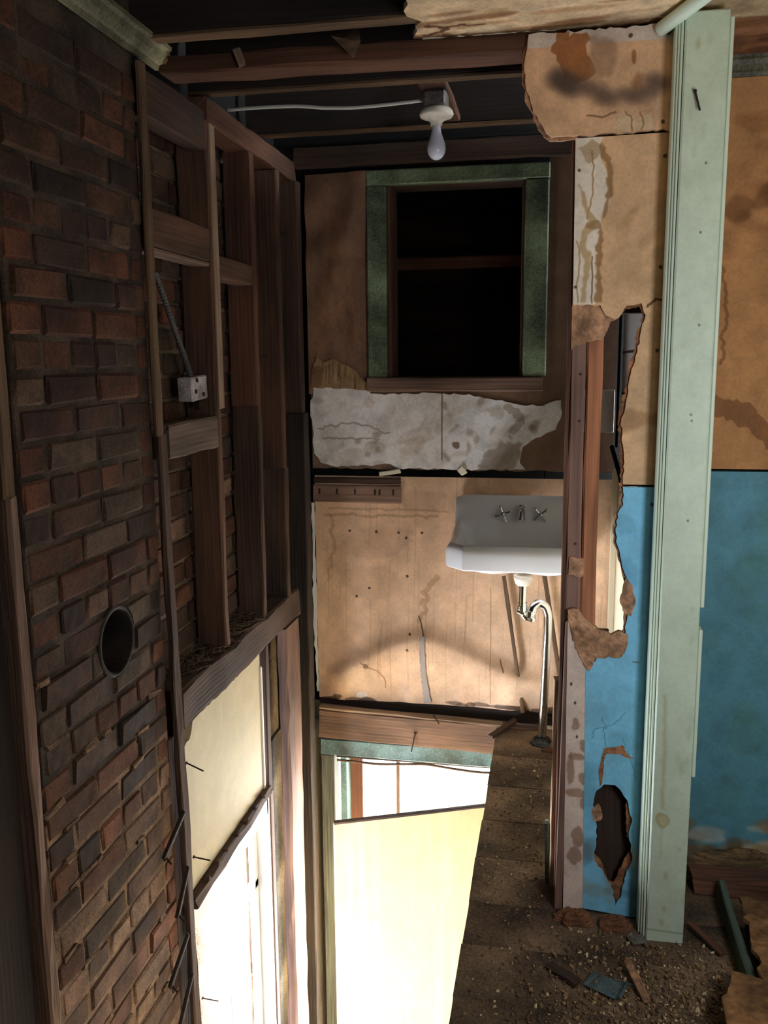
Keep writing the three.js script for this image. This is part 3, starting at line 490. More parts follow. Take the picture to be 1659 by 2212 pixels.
    for (let i = 0; i < 22; i++) blob(g, ellipse(-1.03 + r() * 1.2, 0.07 + r() * 0.02, 0.02 + r() * 0.03, 0.006 + r() * 0.012), '#4a3526', 0.6, 300 + i, 0.003, 0.01, 0.001);  // dark blots along the board foot: shadow of the gap mixed with dirt
    line(g, [[-0.26, 0.62], [-0.255, 0.1]], '#7d5b3e', 0.004, 0.5, 8, 0.001); line(g, [[-0.215, 0.3], [-0.2, 0.25]], '#6d4a30', 0.006, 0.8, 9, 0.002);
  }, 0.1, 17);
  const ridge = (x, y) => { const yr = x < -0.56 ? lerp(0.17, 0.37, sstep(-1.06, -0.56, x)) : lerp(0.37, 0.20, sstep(-0.56, -0.05, x)); const d = y - yr; return 0.036 * (d < 0 ? Math.exp(-Math.pow(d / 0.15, 2)) : Math.exp(-Math.pow(d / 0.048, 2))) * sstep(-1.05, -0.9, x); };
  const buck = (x, y) => ridge(x, y) + 0.006 * fbm(x * 6, y * 4, 2) + 0.010 * Math.sin(x * 34 + 4 * fbm(x * 5, y * 5, 2)) * sstep(0.24, 0.1, y) * fbm(x * 9 + 3, 2, 2);
  const lowMat = mat('#ffffff', { map: lowTex, rough: 0.55, bs: 0.001 });
  wavy('lower_board', lowMat, -1.042, 0.24, 0.072, 1.103, -3.80, buck, 110, 90, { label: 'tan hardboard lining, buckled at the foot' });
  const onBoard = (name, m, pts, lift, o) => { const g = new THREE.ShapeGeometry(shapeOf(jag(pts, 0.003, 0.012, 44))); const p = g.attributes.position; const q = g.clone(); for (let i = 0; i < p.count; i++) p.setZ(i, -3.80 + buck(p.getX(i), p.getY(i)) + lift); for (let i = 0; i < p.count; i++) q.attributes.position.setZ(i, p.getZ(i) - 0.002); g.computeVertexNormals(); const ix = q.index.array; for (let i = 0; i < ix.length; i += 3) { const t = ix[i]; ix[i] = ix[i + 1]; ix[i + 1] = t; } q.computeVertexNormals(); return add(name, merge(g, q), m, wb, [0, 0, 0], o); };
  onBoard('bare_strip', mat('#a8a09c', { map: null, bs: 0.001 }), [[-0.567, 0.40], [-0.548, 0.395], [-0.543, 0.22], [-0.522, 0.08], [-0.555, 0.078], [-0.568, 0.24]], 0.006, { label: 'grey bare strip where the board has split' });
  const nb = timber('nailed_batten', M.pinkish, wb, [-1.044, -0.653], [0.986, 1.064], [-3.80, -3.778], { wob: 0.004, label: 'short batten with rusty nail marks' });
  for (const x of [-1.015, -0.935, -0.855, -0.765, -0.745, -0.685]) add('nail_mark', cbox(0.006, 0.024, 0.004, 0.001, 0.001, 70), M.timberBlack, nb, [x, 1.035, -3.776]);
  timber('dark_batten', M.timberDark, wb, [-1.04, -0.655], [1.07, 1.098], [-3.80, -3.784], { wob: 0.004 });
  sheet('plaster_edge', M.white, wb, jag([[-1.062, 0.45], [-1.06, 0.98], [-1.046, 0.98], [-1.043, 0.10], [-1.052, 0.10]], 0.004, 0.03, 31), -3.799, 0.006);
  timber('gap_shade_bar', M.timberBlack, wb, [-1.04, 0.24], [0.0, 0.07], [-3.85, -3.806], { wob: 0.004 });  // dark bar added for the shade in the gap under the board
  // two cover strips on the seams under the sink
  timber('cover_strip', M.timberWarm, wb, [-0.008, 0.008], [-0.31, 0.31], [-0.006, 0.006], { wob: 0.003, b: 0.003 }).position.set(-0.157 + 0.4, 0.375, -3.775 + 3.85); wb.children.at(-1).rotation.set(0.0, 0, 0.148);
  timber('cover_strip', M.timberWarm, wb, [-0.009, 0.009], [-0.32, 0.32], [-0.006, 0.006], { wob: 0.003, b: 0.003 }).position.set(0.020 + 0.4, 0.38, -3.775 + 3.85); wb.children.at(-1).rotation.set(0.0, 0, 0.165);
  // right-hand return of the lining, seen through the hole in the partition
  const rs = struct('wall_return', [0.27, 0, -3.2]);
  bar('grey_board', mat('#96918d', { map: null, bs: 0.001 }), rs, [0.262, 0.275], [1.24, 2.3], [-3.78, -2.60]); bar('pale_board', M.cream, rs, [0.262, 0.275], [0.02, 1.20], [-3.78, -2.60]); bar('corner_strip', M.cream, rs, [0.236, 0.262], [0.05, 1.15], [-3.79, -3.765]);
  bar('stud', M.dark, rs, [0.276, 0.37], [0, 2.42], [-3.78, -2.60]);
  for (const y of [1.62, 1.46]) bar('board_joint', M.dark, rs, [0.259, 0.2625], [y, y + 0.006], [-3.77, -2.62]);
  add('gap_filler', cbox(0.012, 0.9, 0.012, 0.002), M.void, rs, [0.249, 1.69, -3.786]);
  add('cut_cable', tube([[0.225, 1.25, -3.7], [0.235, 1.21, -3.62], [0.25, 1.15, -3.52], [0.255, 1.12, -3.48]], 0.009, 20, 8), M.void, rs, [0, 0, 0]);
  bar('white_scrap', M.white, wb, [0.11, 0.236], [1.30, 1.475], [-3.798, -3.792]);
}
// window in the back wall, opening on a dark cupboard
{
  const w = struct('window_1', [-0.416, 1.5, -3.8]), z = [-3.81, -3.772];
  bar('jamb', M.casingGreen, w, [-0.79, -0.707], [1.531, 2.31], z, { b: 0.005 }); bar('jamb', M.casingGreen, w, [-0.139, -0.044], [1.531, 2.31], z, { b: 0.005 }); bar('head', M.casingGreen, w, [-0.79, -0.042], [2.311, 2.372], z, { b: 0.005 });
  timber('sill', M.pinkish, w, [-0.793, -0.055], [1.470, 1.530], [-3.81, -3.765], { wob: 0.003 });
  bar('reveal', M.timberRed, w, [-0.707, -0.690], [1.531, 2.31], [-3.95, -3.79]); bar('reveal', M.timberRed, w, [-0.152, -0.139], [1.531, 2.31], [-3.95, -3.79]); bar('reveal', M.timberDark, w, [-0.79, -0.04], [1.50, 1.531], [-3.95, -3.81]); bar('reveal', M.timberDark, w, [-0.79, -0.04], [2.31, 2.36], [-3.95, -3.81]);
  const c = struct('cupboard_recess', [-0.4, 1.5, -4.4]);
  for (let i = 0; i < 8; i++) bar('back_board', M.lath, c, [-1.0, 0.2], [1.30 + i * 0.165, 1.462 + i * 0.165], [-4.47 - (i % 2) * 0.006, -4.44]);
  bar('back_sheet', M.lath, c, [-1.05, 0.25], [1.25, 2.66], [-4.52, -4.48]); bar('side', M.lath, c, [-1.05, -1.0], [1.3, 2.7], [-4.45, -3.96]); bar('side', M.lath, c, [0.2, 0.25], [1.3, 2.7], [-4.45, -3.96]); bar('top', M.lath, c, [-1.05, 0.25], [2.62, 2.66], [-4.45, -3.96]); bar('bottom', M.lath, c, [-1.05, 0.25], [1.25, 1.3], [-4.45, -3.96]);
  timber('rail', M.timberRed, c, [-1.0, 0.2], [2.0, 2.05], [-4.10, -4.04]);
}
// lower window: teal head and jambs, panes, reddish stile
{
  const b = thing('window_header_beam', 'raw pinkish header beam over the lower window, with a pale top edge and bent nail', 'beam', [-0.6, -0.1, -3.76]);
  timber('beam', wood('#8f6f5d'), b, [-1.03, -0.02], [-0.115, 0.02], [-3.83, -3.742], { rot: [0, 0, -0.028], wob: 0.006 });
  timber('top_edge', M.pale, b, [-1.03, -0.2], [0.020, 0.030], [-3.79, -3.744], { rot: [0, 0, -0.038], wob: 0.003, b: 0.002 });
  nail(b, [-0.585, -0.045, -3.735], [-0.60, -0.125, -3.715], 0.003); nail(b, [-0.50, 0.045, -3.73], [-0.475, 0.012, -3.72], 0.003);
  const w = struct('window_2', [-0.5, -2.2, -3.8]);
  bar('head', M.teal, w, [-1.03, 0.2], [-0.19, -0.115], [-3.84, -3.752], { rot: [0, 0, -0.006] }); bar('drip', M.timberBlack, w, [-0.96, 0.2], [-0.205, -0.19], [-3.83, -3.77]);
  bar('jamb', M.tealWood, w, [-1.03, -0.966], [-2.2, -0.19], [-3.84, -3.755]); bar('inner_jamb', M.teal, w, [-0.964, -0.932], [-2.2, -0.205], [-3.95, -3.86]); bar('stile', mat('#6b3d2a', { map: GRAIN }), w, [-0.937, -0.872], [-2.2, -0.205], [-3.97, -3.93]);
  bar('jamb', M.tealWood, w, [0.15, 0.21], [-2.2, -0.19], [-3.84, -3.755]); bar('mullion', M.timberDark, w, [-0.71, -0.693], [-2.2, -0.205], [-3.97, -3.94]); bar('sill', M.tealWood, w, [-1.03, 0.21], [-2.25, -2.18], [-3.86, -3.75]); bar('top_rail', M.white, w, [-0.96, 0.15], [-0.235, -0.205], [-3.97, -3.93]);
  const pane = new THREE.MeshPhysicalMaterial({ color: 0xffffff, transmission: 1, thickness: 0, roughness: 0.02, ior: 1.5 });
  add('pane', cbox(0.16, 1.95, 0.004, 0.001), pane, w, [-0.79, -1.21, -3.955]); add('pane', cbox(0.82, 1.95, 0.004, 0.001), pane, w, [-0.275, -1.21, -3.955]);
  add('loose_wire', tube([[-0.95, -0.205, -3.745], [-0.75, -0.208, -3.74], [-0.55, -0.19, -3.735], [-0.42, -0.198, -3.73], [-0.30, -0.206, -3.73], [-0.16, -0.20, -3.73]], 0.006, 40, 6), M.timberDark, scene, [0, 0, 0], { label: 'dark wavy wire hanging under the teal window head', category: 'wire' });
}
// plywood sheet leaning inside the lower window
{
  const pt = paint(0, 0, 1.1, 2.2, 500, (g) => { wholly(g, '#dcc391', 0, 0, 1.1, 2.2); const r = rng(21); for (let i = 0; i < 60; i++) { const x = r() * 1.1; line(g, [[x, 0], [x + 0.05 * (r() - 0.5), 1.0 + r() * 0.6], [x + 0.08 * (r() - 0.5), 2.2]], ['#e0c898', '#f5ead0', '#d9bf90'][i % 3], 0.006 + r() * 0.02, 0.1, i, 0.004); } for (let i = 0; i < 6; i++) blob(g, ellipse(r(), 1.2 + r(), 0.006, 0.004), '#b09a70', 0.6, i, 0.001, 0.01); }, 0.04, 19);
  const t = thing('plywood_sheet', 'large cream plywood sheet standing in front of the lower window', 'plywood sheet', [-0.871, -0.30, -3.35]);
  const g = cbox(1.1, 2.18, 0.016, 0.002), p = g.attributes.position, uv = g.attributes.uv; for (let i = 0; i < p.count; i++) uv.setXY(i, p.getX(i) + 0.55, p.getY(i) + 1.1);
  const m = add('board', g, mat('#ffffff', { map: pt, rough: 0.7, bs: 0.0006 }), t, [-0.871 + 0.55, -0.30 - 1.09, -3.35]);
  const e = add('top_edge', cbox(1.1, 0.012, 0.02, 0.002, 0.001, 3), M.timberDark, t, [-0.871 + 0.55, -0.296, -3.35], { label: 'dark top edge' });
  t.rotation.y = 0.397;
}

// ================================================================ sink
const sk = thing('wall_sink', 'white enamelled high back wall sink with chrome cross handled taps', 'sink', [-0.125, 0.8, -3.6]);
{
  const cx = -0.125, zf = -3.345, zb = -3.772, NU = 64, NV = 56;
  const width = (v) => { const z = lerp(zf, zb, v); return z > -3.415 ? lerp(0.213, 0.283, (zf - z) / (zf + 3.415)) : 0.283; };
  const top = (u, v) => {                                                // u -1..1 across, v 0..1 front to back
    const z = lerp(zf, zb, v), W = width(v), eu = W * (1 - Math.abs(u)), ef = (zf - z), e = Math.min(eu, ef);
    const back = sstep(0.80, 0.97, v), rimRise = 0.035 * sstep(0.45, 0.9, v);
    let y = 0.897 + rimRise - 0.02 * Math.pow(Math.max(0, 1 - e / 0.022), 2);
    const bowl = sstep(0.026, 0.085, e) * sstep(-3.72, -3.64, z);
    y -= 0.100 * bowl + rimRise * bowl;
    return Math.max(y, lerp(y, 1.036 - 0.014 * Math.pow(Math.max(0, 1 - eu / 0.06), 2), back));
  };
  const pos = [], idx = [], id = {};
  const put = (x, y, z) => { pos.push(x, y, z); return pos.length / 3 - 1; };
  for (let j = 0; j <= NV; j++) for (let i = 0; i <= NU; i++) { let u = i / NU * 2 - 1; u = Math.sign(u) * (1 - Math.pow(1 - Math.abs(u), 1.35)); const v = Math.pow(j / NV, 1.0), V = v < 0.2 ? v * v / 0.2 * 0.5 + v * 0.5 : v; id[[i, j]] = put(cx + u * width(V), top(u, V), lerp(zf, zb, V)); }
  for (let j = 0; j < NV; j++) for (let i = 0; i < NU; i++) { const a = id[[i, j]], b = id[[i + 1, j]], c = id[[i + 1, j + 1]], d = id[[i, j + 1]]; idx.push(a, b, c, a, c, d); }
  // skirt: round the front and the sides, down to 0.80; then the underside
  const rim = []; for (let j = NV; j >= 0; j--) rim.push(id[[0, j]]); for (let i = 1; i <= NU; i++) rim.push(id[[i, 0]]); for (let j = 1; j <= NV; j++) rim.push(id[[NU, j]]);
  let prev = rim;
  const mid = [cx, -3.56];
  for (const [y, inset] of [[0.86, -0.004], [0.806, -0.004], [0.80, 0.004], [0.80, 0.02], [0.800, 0.03], [0.778, 0.10], [0.766, 0.15]]) {
    const next = rim.map((k) => { const x = pos[3 * k], z = pos[3 * k + 2], dx = x - mid[0], dz = z - mid[1], l = Math.hypot(dx, dz), s = Math.max(0.05, (l - inset) / l); return put(mid[0] + dx * s, y, z < -3.75 ? z : Math.max(z === zb ? zb : -3.772, mid[1] + dz * s)); });
    for (let i = 0; i + 1 < rim.length; i++) idx.push(prev[i], next[i], next[i + 1], prev[i], next[i + 1], prev[i + 1]);
    prev = next;
  }
  const c0 = put(mid[0], 0.752, mid[1]); for (let i = 0; i + 1 < prev.length; i++) idx.push(prev[i], c0, prev[i + 1]);
  const g = new THREE.BufferGeometry(); g.setAttribute('position', new THREE.Float32BufferAttribute(pos, 3)); g.setIndex(idx); g.computeVertexNormals();
  add('basin', g, M.porcelain, sk, [0, 0, 0]);
  for (const [x, a] of [[-0.205, 0.35], [-0.052, 0.7]]) {                  // cross handles
    const y = 0.972, z = -3.735, parts = [rod([x, y, z], [x, y - 0.004, z + 0.045], 0.009, 14), new THREE.SphereGeometry(0.011, 14, 10).translate(x, y - 0.005, z + 0.05), rod([x, y, z - 0.01], [x, y, z + 0.004], 0.022, 18)];
    for (let k = 0; k < 4; k++) { const t = a + k * Math.PI / 2; parts.push(rod([x, y - 0.005, z + 0.048], [x + Math.cos(t) * 0.032, y - 0.005 + Math.sin(t) * 0.032, z + 0.05], 0.005, 8, 0.0062), new THREE.SphereGeometry(0.0066, 8, 6).translate(x + Math.cos(t) * 0.032, y - 0.005 + Math.sin(t) * 0.032, z + 0.05)); }
    add('tap_handle', merge(...parts), M.chrome, sk, [0, 0, 0]);
  }
  add('spout', merge(rod([-0.127, 0.978, -3.745], [-0.127, 0.978, -3.728], 0.024, 20), tube([[-0.127, 0.978, -3.74], [-0.127, 0.984, -3.705], [-0.127, 0.975, -3.68], [-0.127, 0.952, -3.665]], 0.0135, 18, 14), new THREE.SphereGeometry(0.017, 16, 12).translate(-0.127, 0.982, -3.705), rod([-0.127, 0.955, -3.667], [-0.127, 0.944, -3.661], 0.0155, 14)), M.chrome, sk, [0, 0, 0]);
  for (let k = -1; k <= 1; k++) add('overflow_slot', cbox(0.009, 0.026, 0.010, 0.003), M.blackHole, sk, [-0.125 + k * 0.023, 0.872, -3.692], { rot: [-0.5, 0, 0] });
  add('tailpiece_cup', new THREE.LatheGeometry([[0, 0.035], [0.038, 0.035], [0.037, 0.02], [0.032, 0.004], [0.024, -0.006], [0, -0.006]].reverse().map((p) => new THREE.Vector2(...p)), 28), M.cup, sk, [-0.114, 0.708, -3.55], { label: 'cream plastic cup under the bowl' });
  const zt = -3.55;
  add('trap_pipe', merge(rod([-0.114, 0.71, zt], [-0.115, 0.60, zt], 0.0165, 18), tube([[-0.115, 0.63, zt], [-0.114, 0.592, zt], [-0.104, 0.574, zt], [-0.086, 0.572, zt], [-0.078, 0.59, zt], [-0.070, 0.612, zt - 0.004], [-0.048, 0.628, zt - 0.01], [-0.024, 0.612, zt - 0.015], [-0.013, 0.575, zt - 0.02], [-0.013, 0.50, zt - 0.025], [-0.02, 0.25, zt - 0.06], [-0.026, 0.012, zt - 0.09]], 0.0185, 90, 16)), M.chrome, sk, [0, 0, 0]);
  for (const [a, b, r] of [[[-0.116, 0.618, zt], [-0.116, 0.594, zt], 0.0235], [[-0.134, 0.598, zt + 0.012], [-0.108, 0.588, zt + 0.012], 0.012], [[-0.082, 0.598, zt], [-0.085, 0.574, zt], 0.0245], [[-0.076, 0.574, zt + 0.02], [-0.076, 0.560, zt + 0.02], 0.016]]) add('slip_nut', rod(a, b, r, 10), M.chrome, sk, [0, 0, 0]);
  add('floor_flange', new THREE.CylinderGeometry(0.034, 0.04, 0.014, 24), M.iron, sk, [-0.026, 0.008, zt - 0.09]);
}

// ================================================================ right-hand partition
const wp = struct('wall_partition', [0.15, 0, -2.5]);
{
  const BX = [-0.14, -0.05, 0.32, 2.44];
  // studs in the end of the partition
  timber('stud', M.plum, wp, [0.036, 0.0765], [0.0, 2.372], [-2.555, -2.462], { wob: 0.003, label: 'purplish brown end stud' }); wp.children.at(-1).rotation.z = -0.0;
  timber('jamb_strip', M.timberRed, wp, [0.026, 0.0355], [0.0, 2.15], [-2.565, -2.458], { wob: 0.002, b: 0.002 });
  timber('stud', M.orange, wp, [0.0785, 0.121], [0.0, 2.372], [-2.56, -2.475], { wob: 0.003, label: 'clean orange second stud' });
  timber('stud', M.timberDark, wp, [0.245, 0.29], [0.0, 2.372], [-2.56, -2.47]);
  for (const y of [1.436, 1.10, 1.05, 1.56]) add('nail_head', new THREE.CylinderGeometry(0.0035, 0.0035, 0.004, 10).rotateX(Math.PI / 2), M.zinc, wp, [0.062 + (y > 1.4 ? 0.002 : 0), y, -2.460]);
  timber('edge_board', M.pale, wp, [0.012, 0.034], [0.0, 0.665], [-2.60, -2.566], { wob: 0.005, b: 0.003, label: 'pale raw board edge beside the floor' });
  bar('backing_board', M.panelDim, wp, [0.035, 0.165], [0.02, 0.83], [-2.572, -2.562]); bar('backing_board', M.panelDim, wp, [0.035, 0.262], [0.02, 0.62], [-2.572, -2.562]);
  bar('backing_board', M.panelDim, wp, [0.035, 0.262], [1.72, 2.37], [-2.572, -2.562]);
  // upper torn board
  const T1 = paint(-0.12, 2.13, 0.29, 2.43, 1200, (g) => {
    wholly(g, '#d8b08a', -0.12, 2.13, 0.29, 2.43); wholly(g, '#cdbfb2', -0.12, 2.372, 0.29, 2.43);
    blob(g, [[-0.02, 2.40], [-0.032, 2.36], [-0.01, 2.33], [0.0, 2.29], [0.045, 2.285], [0.075, 2.30], [0.065, 2.34], [0.055, 2.40]], '#9c6236', 0.9, 2, 0.008);
    const r = rng(12); for (let i = 0; i < 46; i++) { const t = r(), x = lerp(-0.02, 0.25, t) + (r() - 0.5) * 0.05, y = lerp(2.30, 2.235, Math.min(1, t * 1.5)) + (t > 0.66 ? (t - 0.66) * 0.1 : 0) + (r() - 0.5) * 0.035; blob(g, ellipse(x, y, 0.02 + r() * 0.02, 0.010 + r() * 0.012, 14, -0.3), '#4c3f38', 0.26, i, 0.004, 0.012, 0.008); }
    blob(g, [[0.06, 2.39], [0.12, 2.38], [0.13, 2.33], [0.11, 2.29], [0.07, 2.30]], '#93755b', 0.6, 5, 0.006); blob(g, ellipse(0.17, 2.335, 0.006, 0.016), '#9a6038', 0.8, 3, 0.002); blob(g, ellipse(0.18, 2.275, 0.014, 0.022), '#8d5f3c', 0.6, 4, 0.004);
    blob(g, [[0.12, 2.17], [0.15, 2.215], [0.18, 2.19], [0.22, 2.205], [0.22, 2.165], [0.16, 2.158]], '#dcc3a0', 0.8, 6, 0.003); line(g, [[0.15, 2.21], [0.17, 2.19], [0.17, 2.165]], '#a5794f', 0.004, 0.9, 7); line(g, [[0.19, 2.205], [0.20, 2.18], [0.195, 2.165]], '#a5794f', 0.004, 0.9, 8); line(g, [[0.06, 2.205], [0.1, 2.20], [0.13, 2.21]], '#7a5a3c', 0.005, 0.7, 9);
    for (const [x, y] of [[0.16, 2.385], [0.25, 2.385], [0.245, 2.18]]) blob(g, ellipse(x, y, 0.005, 0.005, 10), '#4a3a30', 0.9, 1, 0.0006, 0.01);
  }, 0.12, 23);
  sheet('upper_board', mat('#ffffff', { map: T1, bs: 0.0015 }), wp, jag([[-0.088, 2.405], [-0.094, 2.36], [-0.098, 2.32], [-0.090, 2.27], [-0.076, 2.235], [-0.060, 2.20], [-0.040, 2.168], [-0.026, 2.158], [0.03, 2.157], [0.27, 2.160, 1], [0.27, 2.405]], 0.0035, 0.012, 33), -2.440, 0.016, { label: 'torn tan board with orange and grey water stains' });
  sheet('torn_core', M.fibre, wp, jag([[-0.092, 2.40], [-0.1, 2.355], [-0.103, 2.31], [-0.096, 2.265], [-0.082, 2.23], [-0.066, 2.195], [-0.046, 2.162], [-0.03, 2.150], [0.04, 2.148], [0.04, 2.3], [0, 2.40]], 0.004, 0.012, 34), -2.4485, 0.010);
  // middle board
  const T2 = paint(0.02, 1.24, 0.29, 2.17, 1100, (g) => {
    wholly(g, '#dab48a', 0.02, 1.24, 0.29, 2.17);
    blob(g, [[0.02, 2.17, 1], [0.10, 2.17], [0.098, 2.10], [0.116, 2.06], [0.12, 1.99], [0.10, 1.93], [0.098, 1.84], [0.095, 1.74, 1], [0.02, 1.74, 1]], '#e6dccb', 1, 2, 0.006);
    blob(g, [[0.04, 2.13], [0.075, 2.15], [0.10, 2.13], [0.09, 2.105], [0.07, 2.09], [0.055, 2.11]], '#b59a74', 0.7, 3, 0.004);
    blob(g, [[0.098, 2.14], [0.125, 2.10], [0.13, 2.03], [0.118, 1.97], [0.10, 1.94], [0.112, 1.90], [0.105, 1.82], [0.112, 1.745], [0.094, 1.745], [0.093, 1.85], [0.096, 1.92], [0.106, 1.965], [0.116, 2.02], [0.112, 2.08], [0.096, 2.115]], '#97744c', 0.85, 4, 0.005, 0.01, 0.0015);
    line(g, [[0.077, 2.12], [0.081, 2.06], [0.077, 2.0], [0.066, 1.955]], '#a58358', 0.004, 0.8, 5, 0.002);
    blob(g, [[0.045, 2.045], [0.06, 2.02], [0.074, 1.975], [0.092, 1.95], [0.094, 1.93], [0.07, 1.915], [0.066, 1.89], [0.082, 1.86], [0.076, 1.82], [0.07, 1.745], [0.056, 1.745], [0.062, 1.81], [0.066, 1.85], [0.052, 1.885], [0.056, 1.925], [0.074, 1.942], [0.064, 1.97], [0.053, 2.005]], '#b8986c', 0.8, 6, 0.004, 0.01, 0.0015);
    line(g, [[0.046, 1.90], [0.054, 1.85], [0.049, 1.80], [0.052, 1.745]], '#a58358', 0.004, 0.7, 7, 0.002); line(g, [[0.084, 1.86], [0.086, 1.745]], '#80603c', 0.004, 0.8, 8, 0.002);
    blob(g, ellipse(0.085, 1.94, 0.018, 0.012), '#9a774c', 0.7, 9, 0.004); blob(g, ellipse(0.045, 2.075, 0.004, 0.004), '#4d3a2a', 0.9, 1, 0.0006, 0.01); blob(g, ellipse(0.043, 1.785, 0.004, 0.004), '#4d3a2a', 0.9, 1, 0.0006, 0.01);
    blob(g, [[0.15, 1.46], [0.19, 1.47], [0.25, 1.455], [0.27, 1.47], [0.27, 1.42], [0.235, 1.43], [0.21, 1.415], [0.17, 1.405], [0.155, 1.42]], '#9c7650', 0.55, 10, 0.004);
    const r = rng(3); for (let i = 0; i < 16; i++) blob(g, ellipse(0.13 + r() * 0.12, 1.78 + r() * 0.25, 0.03, 0.012, 12, 0.9), '#a5805c', 0.2, i, 0.004);
    for (let i = 0; i < 3; i++) blob(g, ellipse(0.255, [2.10, 1.83, 1.62][i], 0.005, 0.005, 10), '#4a3a30', 0.9, 1, 0.0006, 0.01);
    line(g, [[0.225, 1.735], [0.245, 1.75], [0.262, 1.742]], '#6d482e', 0.006, 0.9, 11, 0.003);
  }, 0.1, 27);
  const hole = [[0.146, 1.700], [0.156, 1.705], [0.176, 1.736], [0.211, 1.741], [0.223, 1.711], [0.212, 1.665], [0.206, 1.617], [0.192, 1.57], [0.181, 1.485], [0.171, 1.436], [0.177, 1.375], [0.183, 1.326], [0.181, 1.268]];
  sheet('middle_board', mat('#ffffff', { map: T2, bs: 0.0012 }), wp, [...jag([[0.034, 2.153, 1], [0.038, 1.738], ...[[0.108, 1.738], [0.122, 1.712]], ...hole], 0.0025, 0.01, 36, false), [0.27, 1.268], [0.27, 2.156]], -2.4475, 0.007, { label: 'tan and white painted board with brown drip stains' });
  sheet('torn_core', M.fibre, wp, jag([[0.036, 1.80, 1], [0.036, 1.622], [0.055, 1.635], [0.07, 1.64], [0.115, 1.648], [0.128, 1.672], [0.136, 1.695], [0.15, 1.70], [0.16, 1.72], [0.15, 1.80, 1]], 0.004, 0.01, 37), -2.4555, 0.006, { label: 'torn brown fibre core below the upper boards' });
  sheet('torn_core', M.fibreDark, wp, jag([[0.148, 1.703], [0.172, 1.728], [0.206, 1.734], [0.217, 1.706], [0.203, 1.665], [0.196, 1.617], [0.184, 1.57], [0.173, 1.485], [0.163, 1.436], [0.169, 1.375], [0.175, 1.326], [0.172, 1.25], [0.20, 1.25], [0.20, 1.5], [0.225, 1.66], [0.235, 1.72], [0.21, 1.76], [0.165, 1.75]], 0.004, 0.008, 38), -2.4555, 0.006);
  bar('cap_gap', M.void, wp, [0.178, 0.27], [1.2615, 1.2685], [-2.462, -2.4555], {});
  // blue board
  const T3 = paint(0.08, -0.02, 0.29, 1.28, 1000, (g) => {
    wholly(g, '#84cdf0', 0.08, -0.02, 0.29, 1.28); const r = rng(19);
    for (let i = 0; i < 20; i++) blob(g, ellipse(0.1 + r() * 0.16, r() * 1.25, 0.02 + r() * 0.03, 0.02 + r() * 0.05), ['#62a3bf', '#7dbcd2', '#5d9fc6'][i % 3], 0.3, i, 0.006);
    for (let i = 0; i < 18; i++) blob(g, ellipse(0.1 + r() * 0.16, 0.02 + r() * 0.2, 0.01 + r() * 0.03, 0.01 + r() * 0.03), ['#8f8f7c', '#5a8299', '#b9a98a', '#4f6f80'][i % 4], 0.35, i, 0.006);
    for (const p of [[[0.15, 0.60], [0.155, 0.56], [0.16, 0.52]], [[0.155, 0.57], [0.19, 0.60], [0.21, 0.63]], [[0.155, 0.58], [0.13, 0.575], [0.12, 0.54]], [[0.215, 0.52], [0.23, 0.48], [0.25, 0.43]], [[0.205, 0.55], [0.215, 0.52]]]) line(g, p, '#4a6e7d', 0.0016, 0.8, 3, 0.003);
    line(g, [[0.225, 0.775], [0.24, 0.774]], '#6e5a4c', 0.004, 0.7, 5, 0.001); blob(g, ellipse(0.258, 1.215, 0.005, 0.005), '#4b545a', 0.9, 1, 0.001, 0.01);
  }, 0.08, 29);
  const blueHole = jag([[0.139, 0.387], [0.158, 0.407], [0.189, 0.408], [0.208, 0.389], [0.224, 0.365], [0.240, 0.30], [0.232, 0.26], [0.240, 0.222], [0.245, 0.186], [0.225, 0.123], [0.216, 0.06], [0.202, 0.035], [0.192, 0.084], [0.166, 0.134], [0.138, 0.166], [0.143, 0.276], [0.130, 0.339]], 0.003, 0.01, 41);
  sheet('lower_board', mat('#ffffff', { map: T3, bs: 0.0012, rough: 0.7 }), wp, [...jag([[0.181, 1.261], [0.184, 1.213], [0.170, 1.187], [0.167, 1.136], [0.174, 1.098], [0.184, 1.06], [0.195, 1.022], [0.217, 0.985], [0.224, 0.945], [0.206, 0.905], [0.199, 0.838], [0.205, 0.812], [0.193, 0.790], [0.129, 0.783], [0.108, 0.745], [0.098, 0.75]], 0.003, 0.01, 42, false), [0.110, 0.016], [0.27, 0.002], [0.268, 1.261]], -2.4475, 0.007, { holes: [blueHole], label: 'sky blue painted board with a jagged hole' });
  sheet('torn_core', M.fibre, wp, jag([[0.176, 1.262], [0.177, 1.21], [0.163, 1.187], [0.159, 1.136], [0.166, 1.098], [0.176, 1.06], [0.187, 1.022], [0.205, 0.985], [0.212, 0.945], [0.196, 0.905], [0.192, 0.84], [0.25, 0.80, 1], [0.25, 1.25, 1]], 0.004, 0.01, 43), -2.4555, 0.006);
  sheet('torn_core', M.fibre, wp, jag([[0.045, 0.915], [0.072, 0.920], [0.090, 0.895], [0.113, 0.874], [0.140, 0.860], [0.164, 0.850], [0.185, 0.862], [0.210, 0.850], [0.206, 0.812], [0.194, 0.788], [0.129, 0.781], [0.108, 0.742], [0.094, 0.758], [0.078, 0.79], [0.06, 0.84], [0.05, 0.88]], 0.003, 0.01, 45), -2.4445, 0.014, { label: 'lip of torn brown fibre board' });
  sheet('torn_core', M.fibre, wp, jag([[0.197, 1.012], [0.215, 0.992], [0.226, 0.95], [0.215, 0.905], [0.198, 0.91], [0.185, 0.94], [0.19, 0.98]], 0.003, 0.01, 46), -2.4455, 0.008);
  add('torn_core', cbox(0.034, 0.05, 0.014, 0.004, 0.005, 88), M.fibre, wp, [0.064, 1.035, -2.457]);
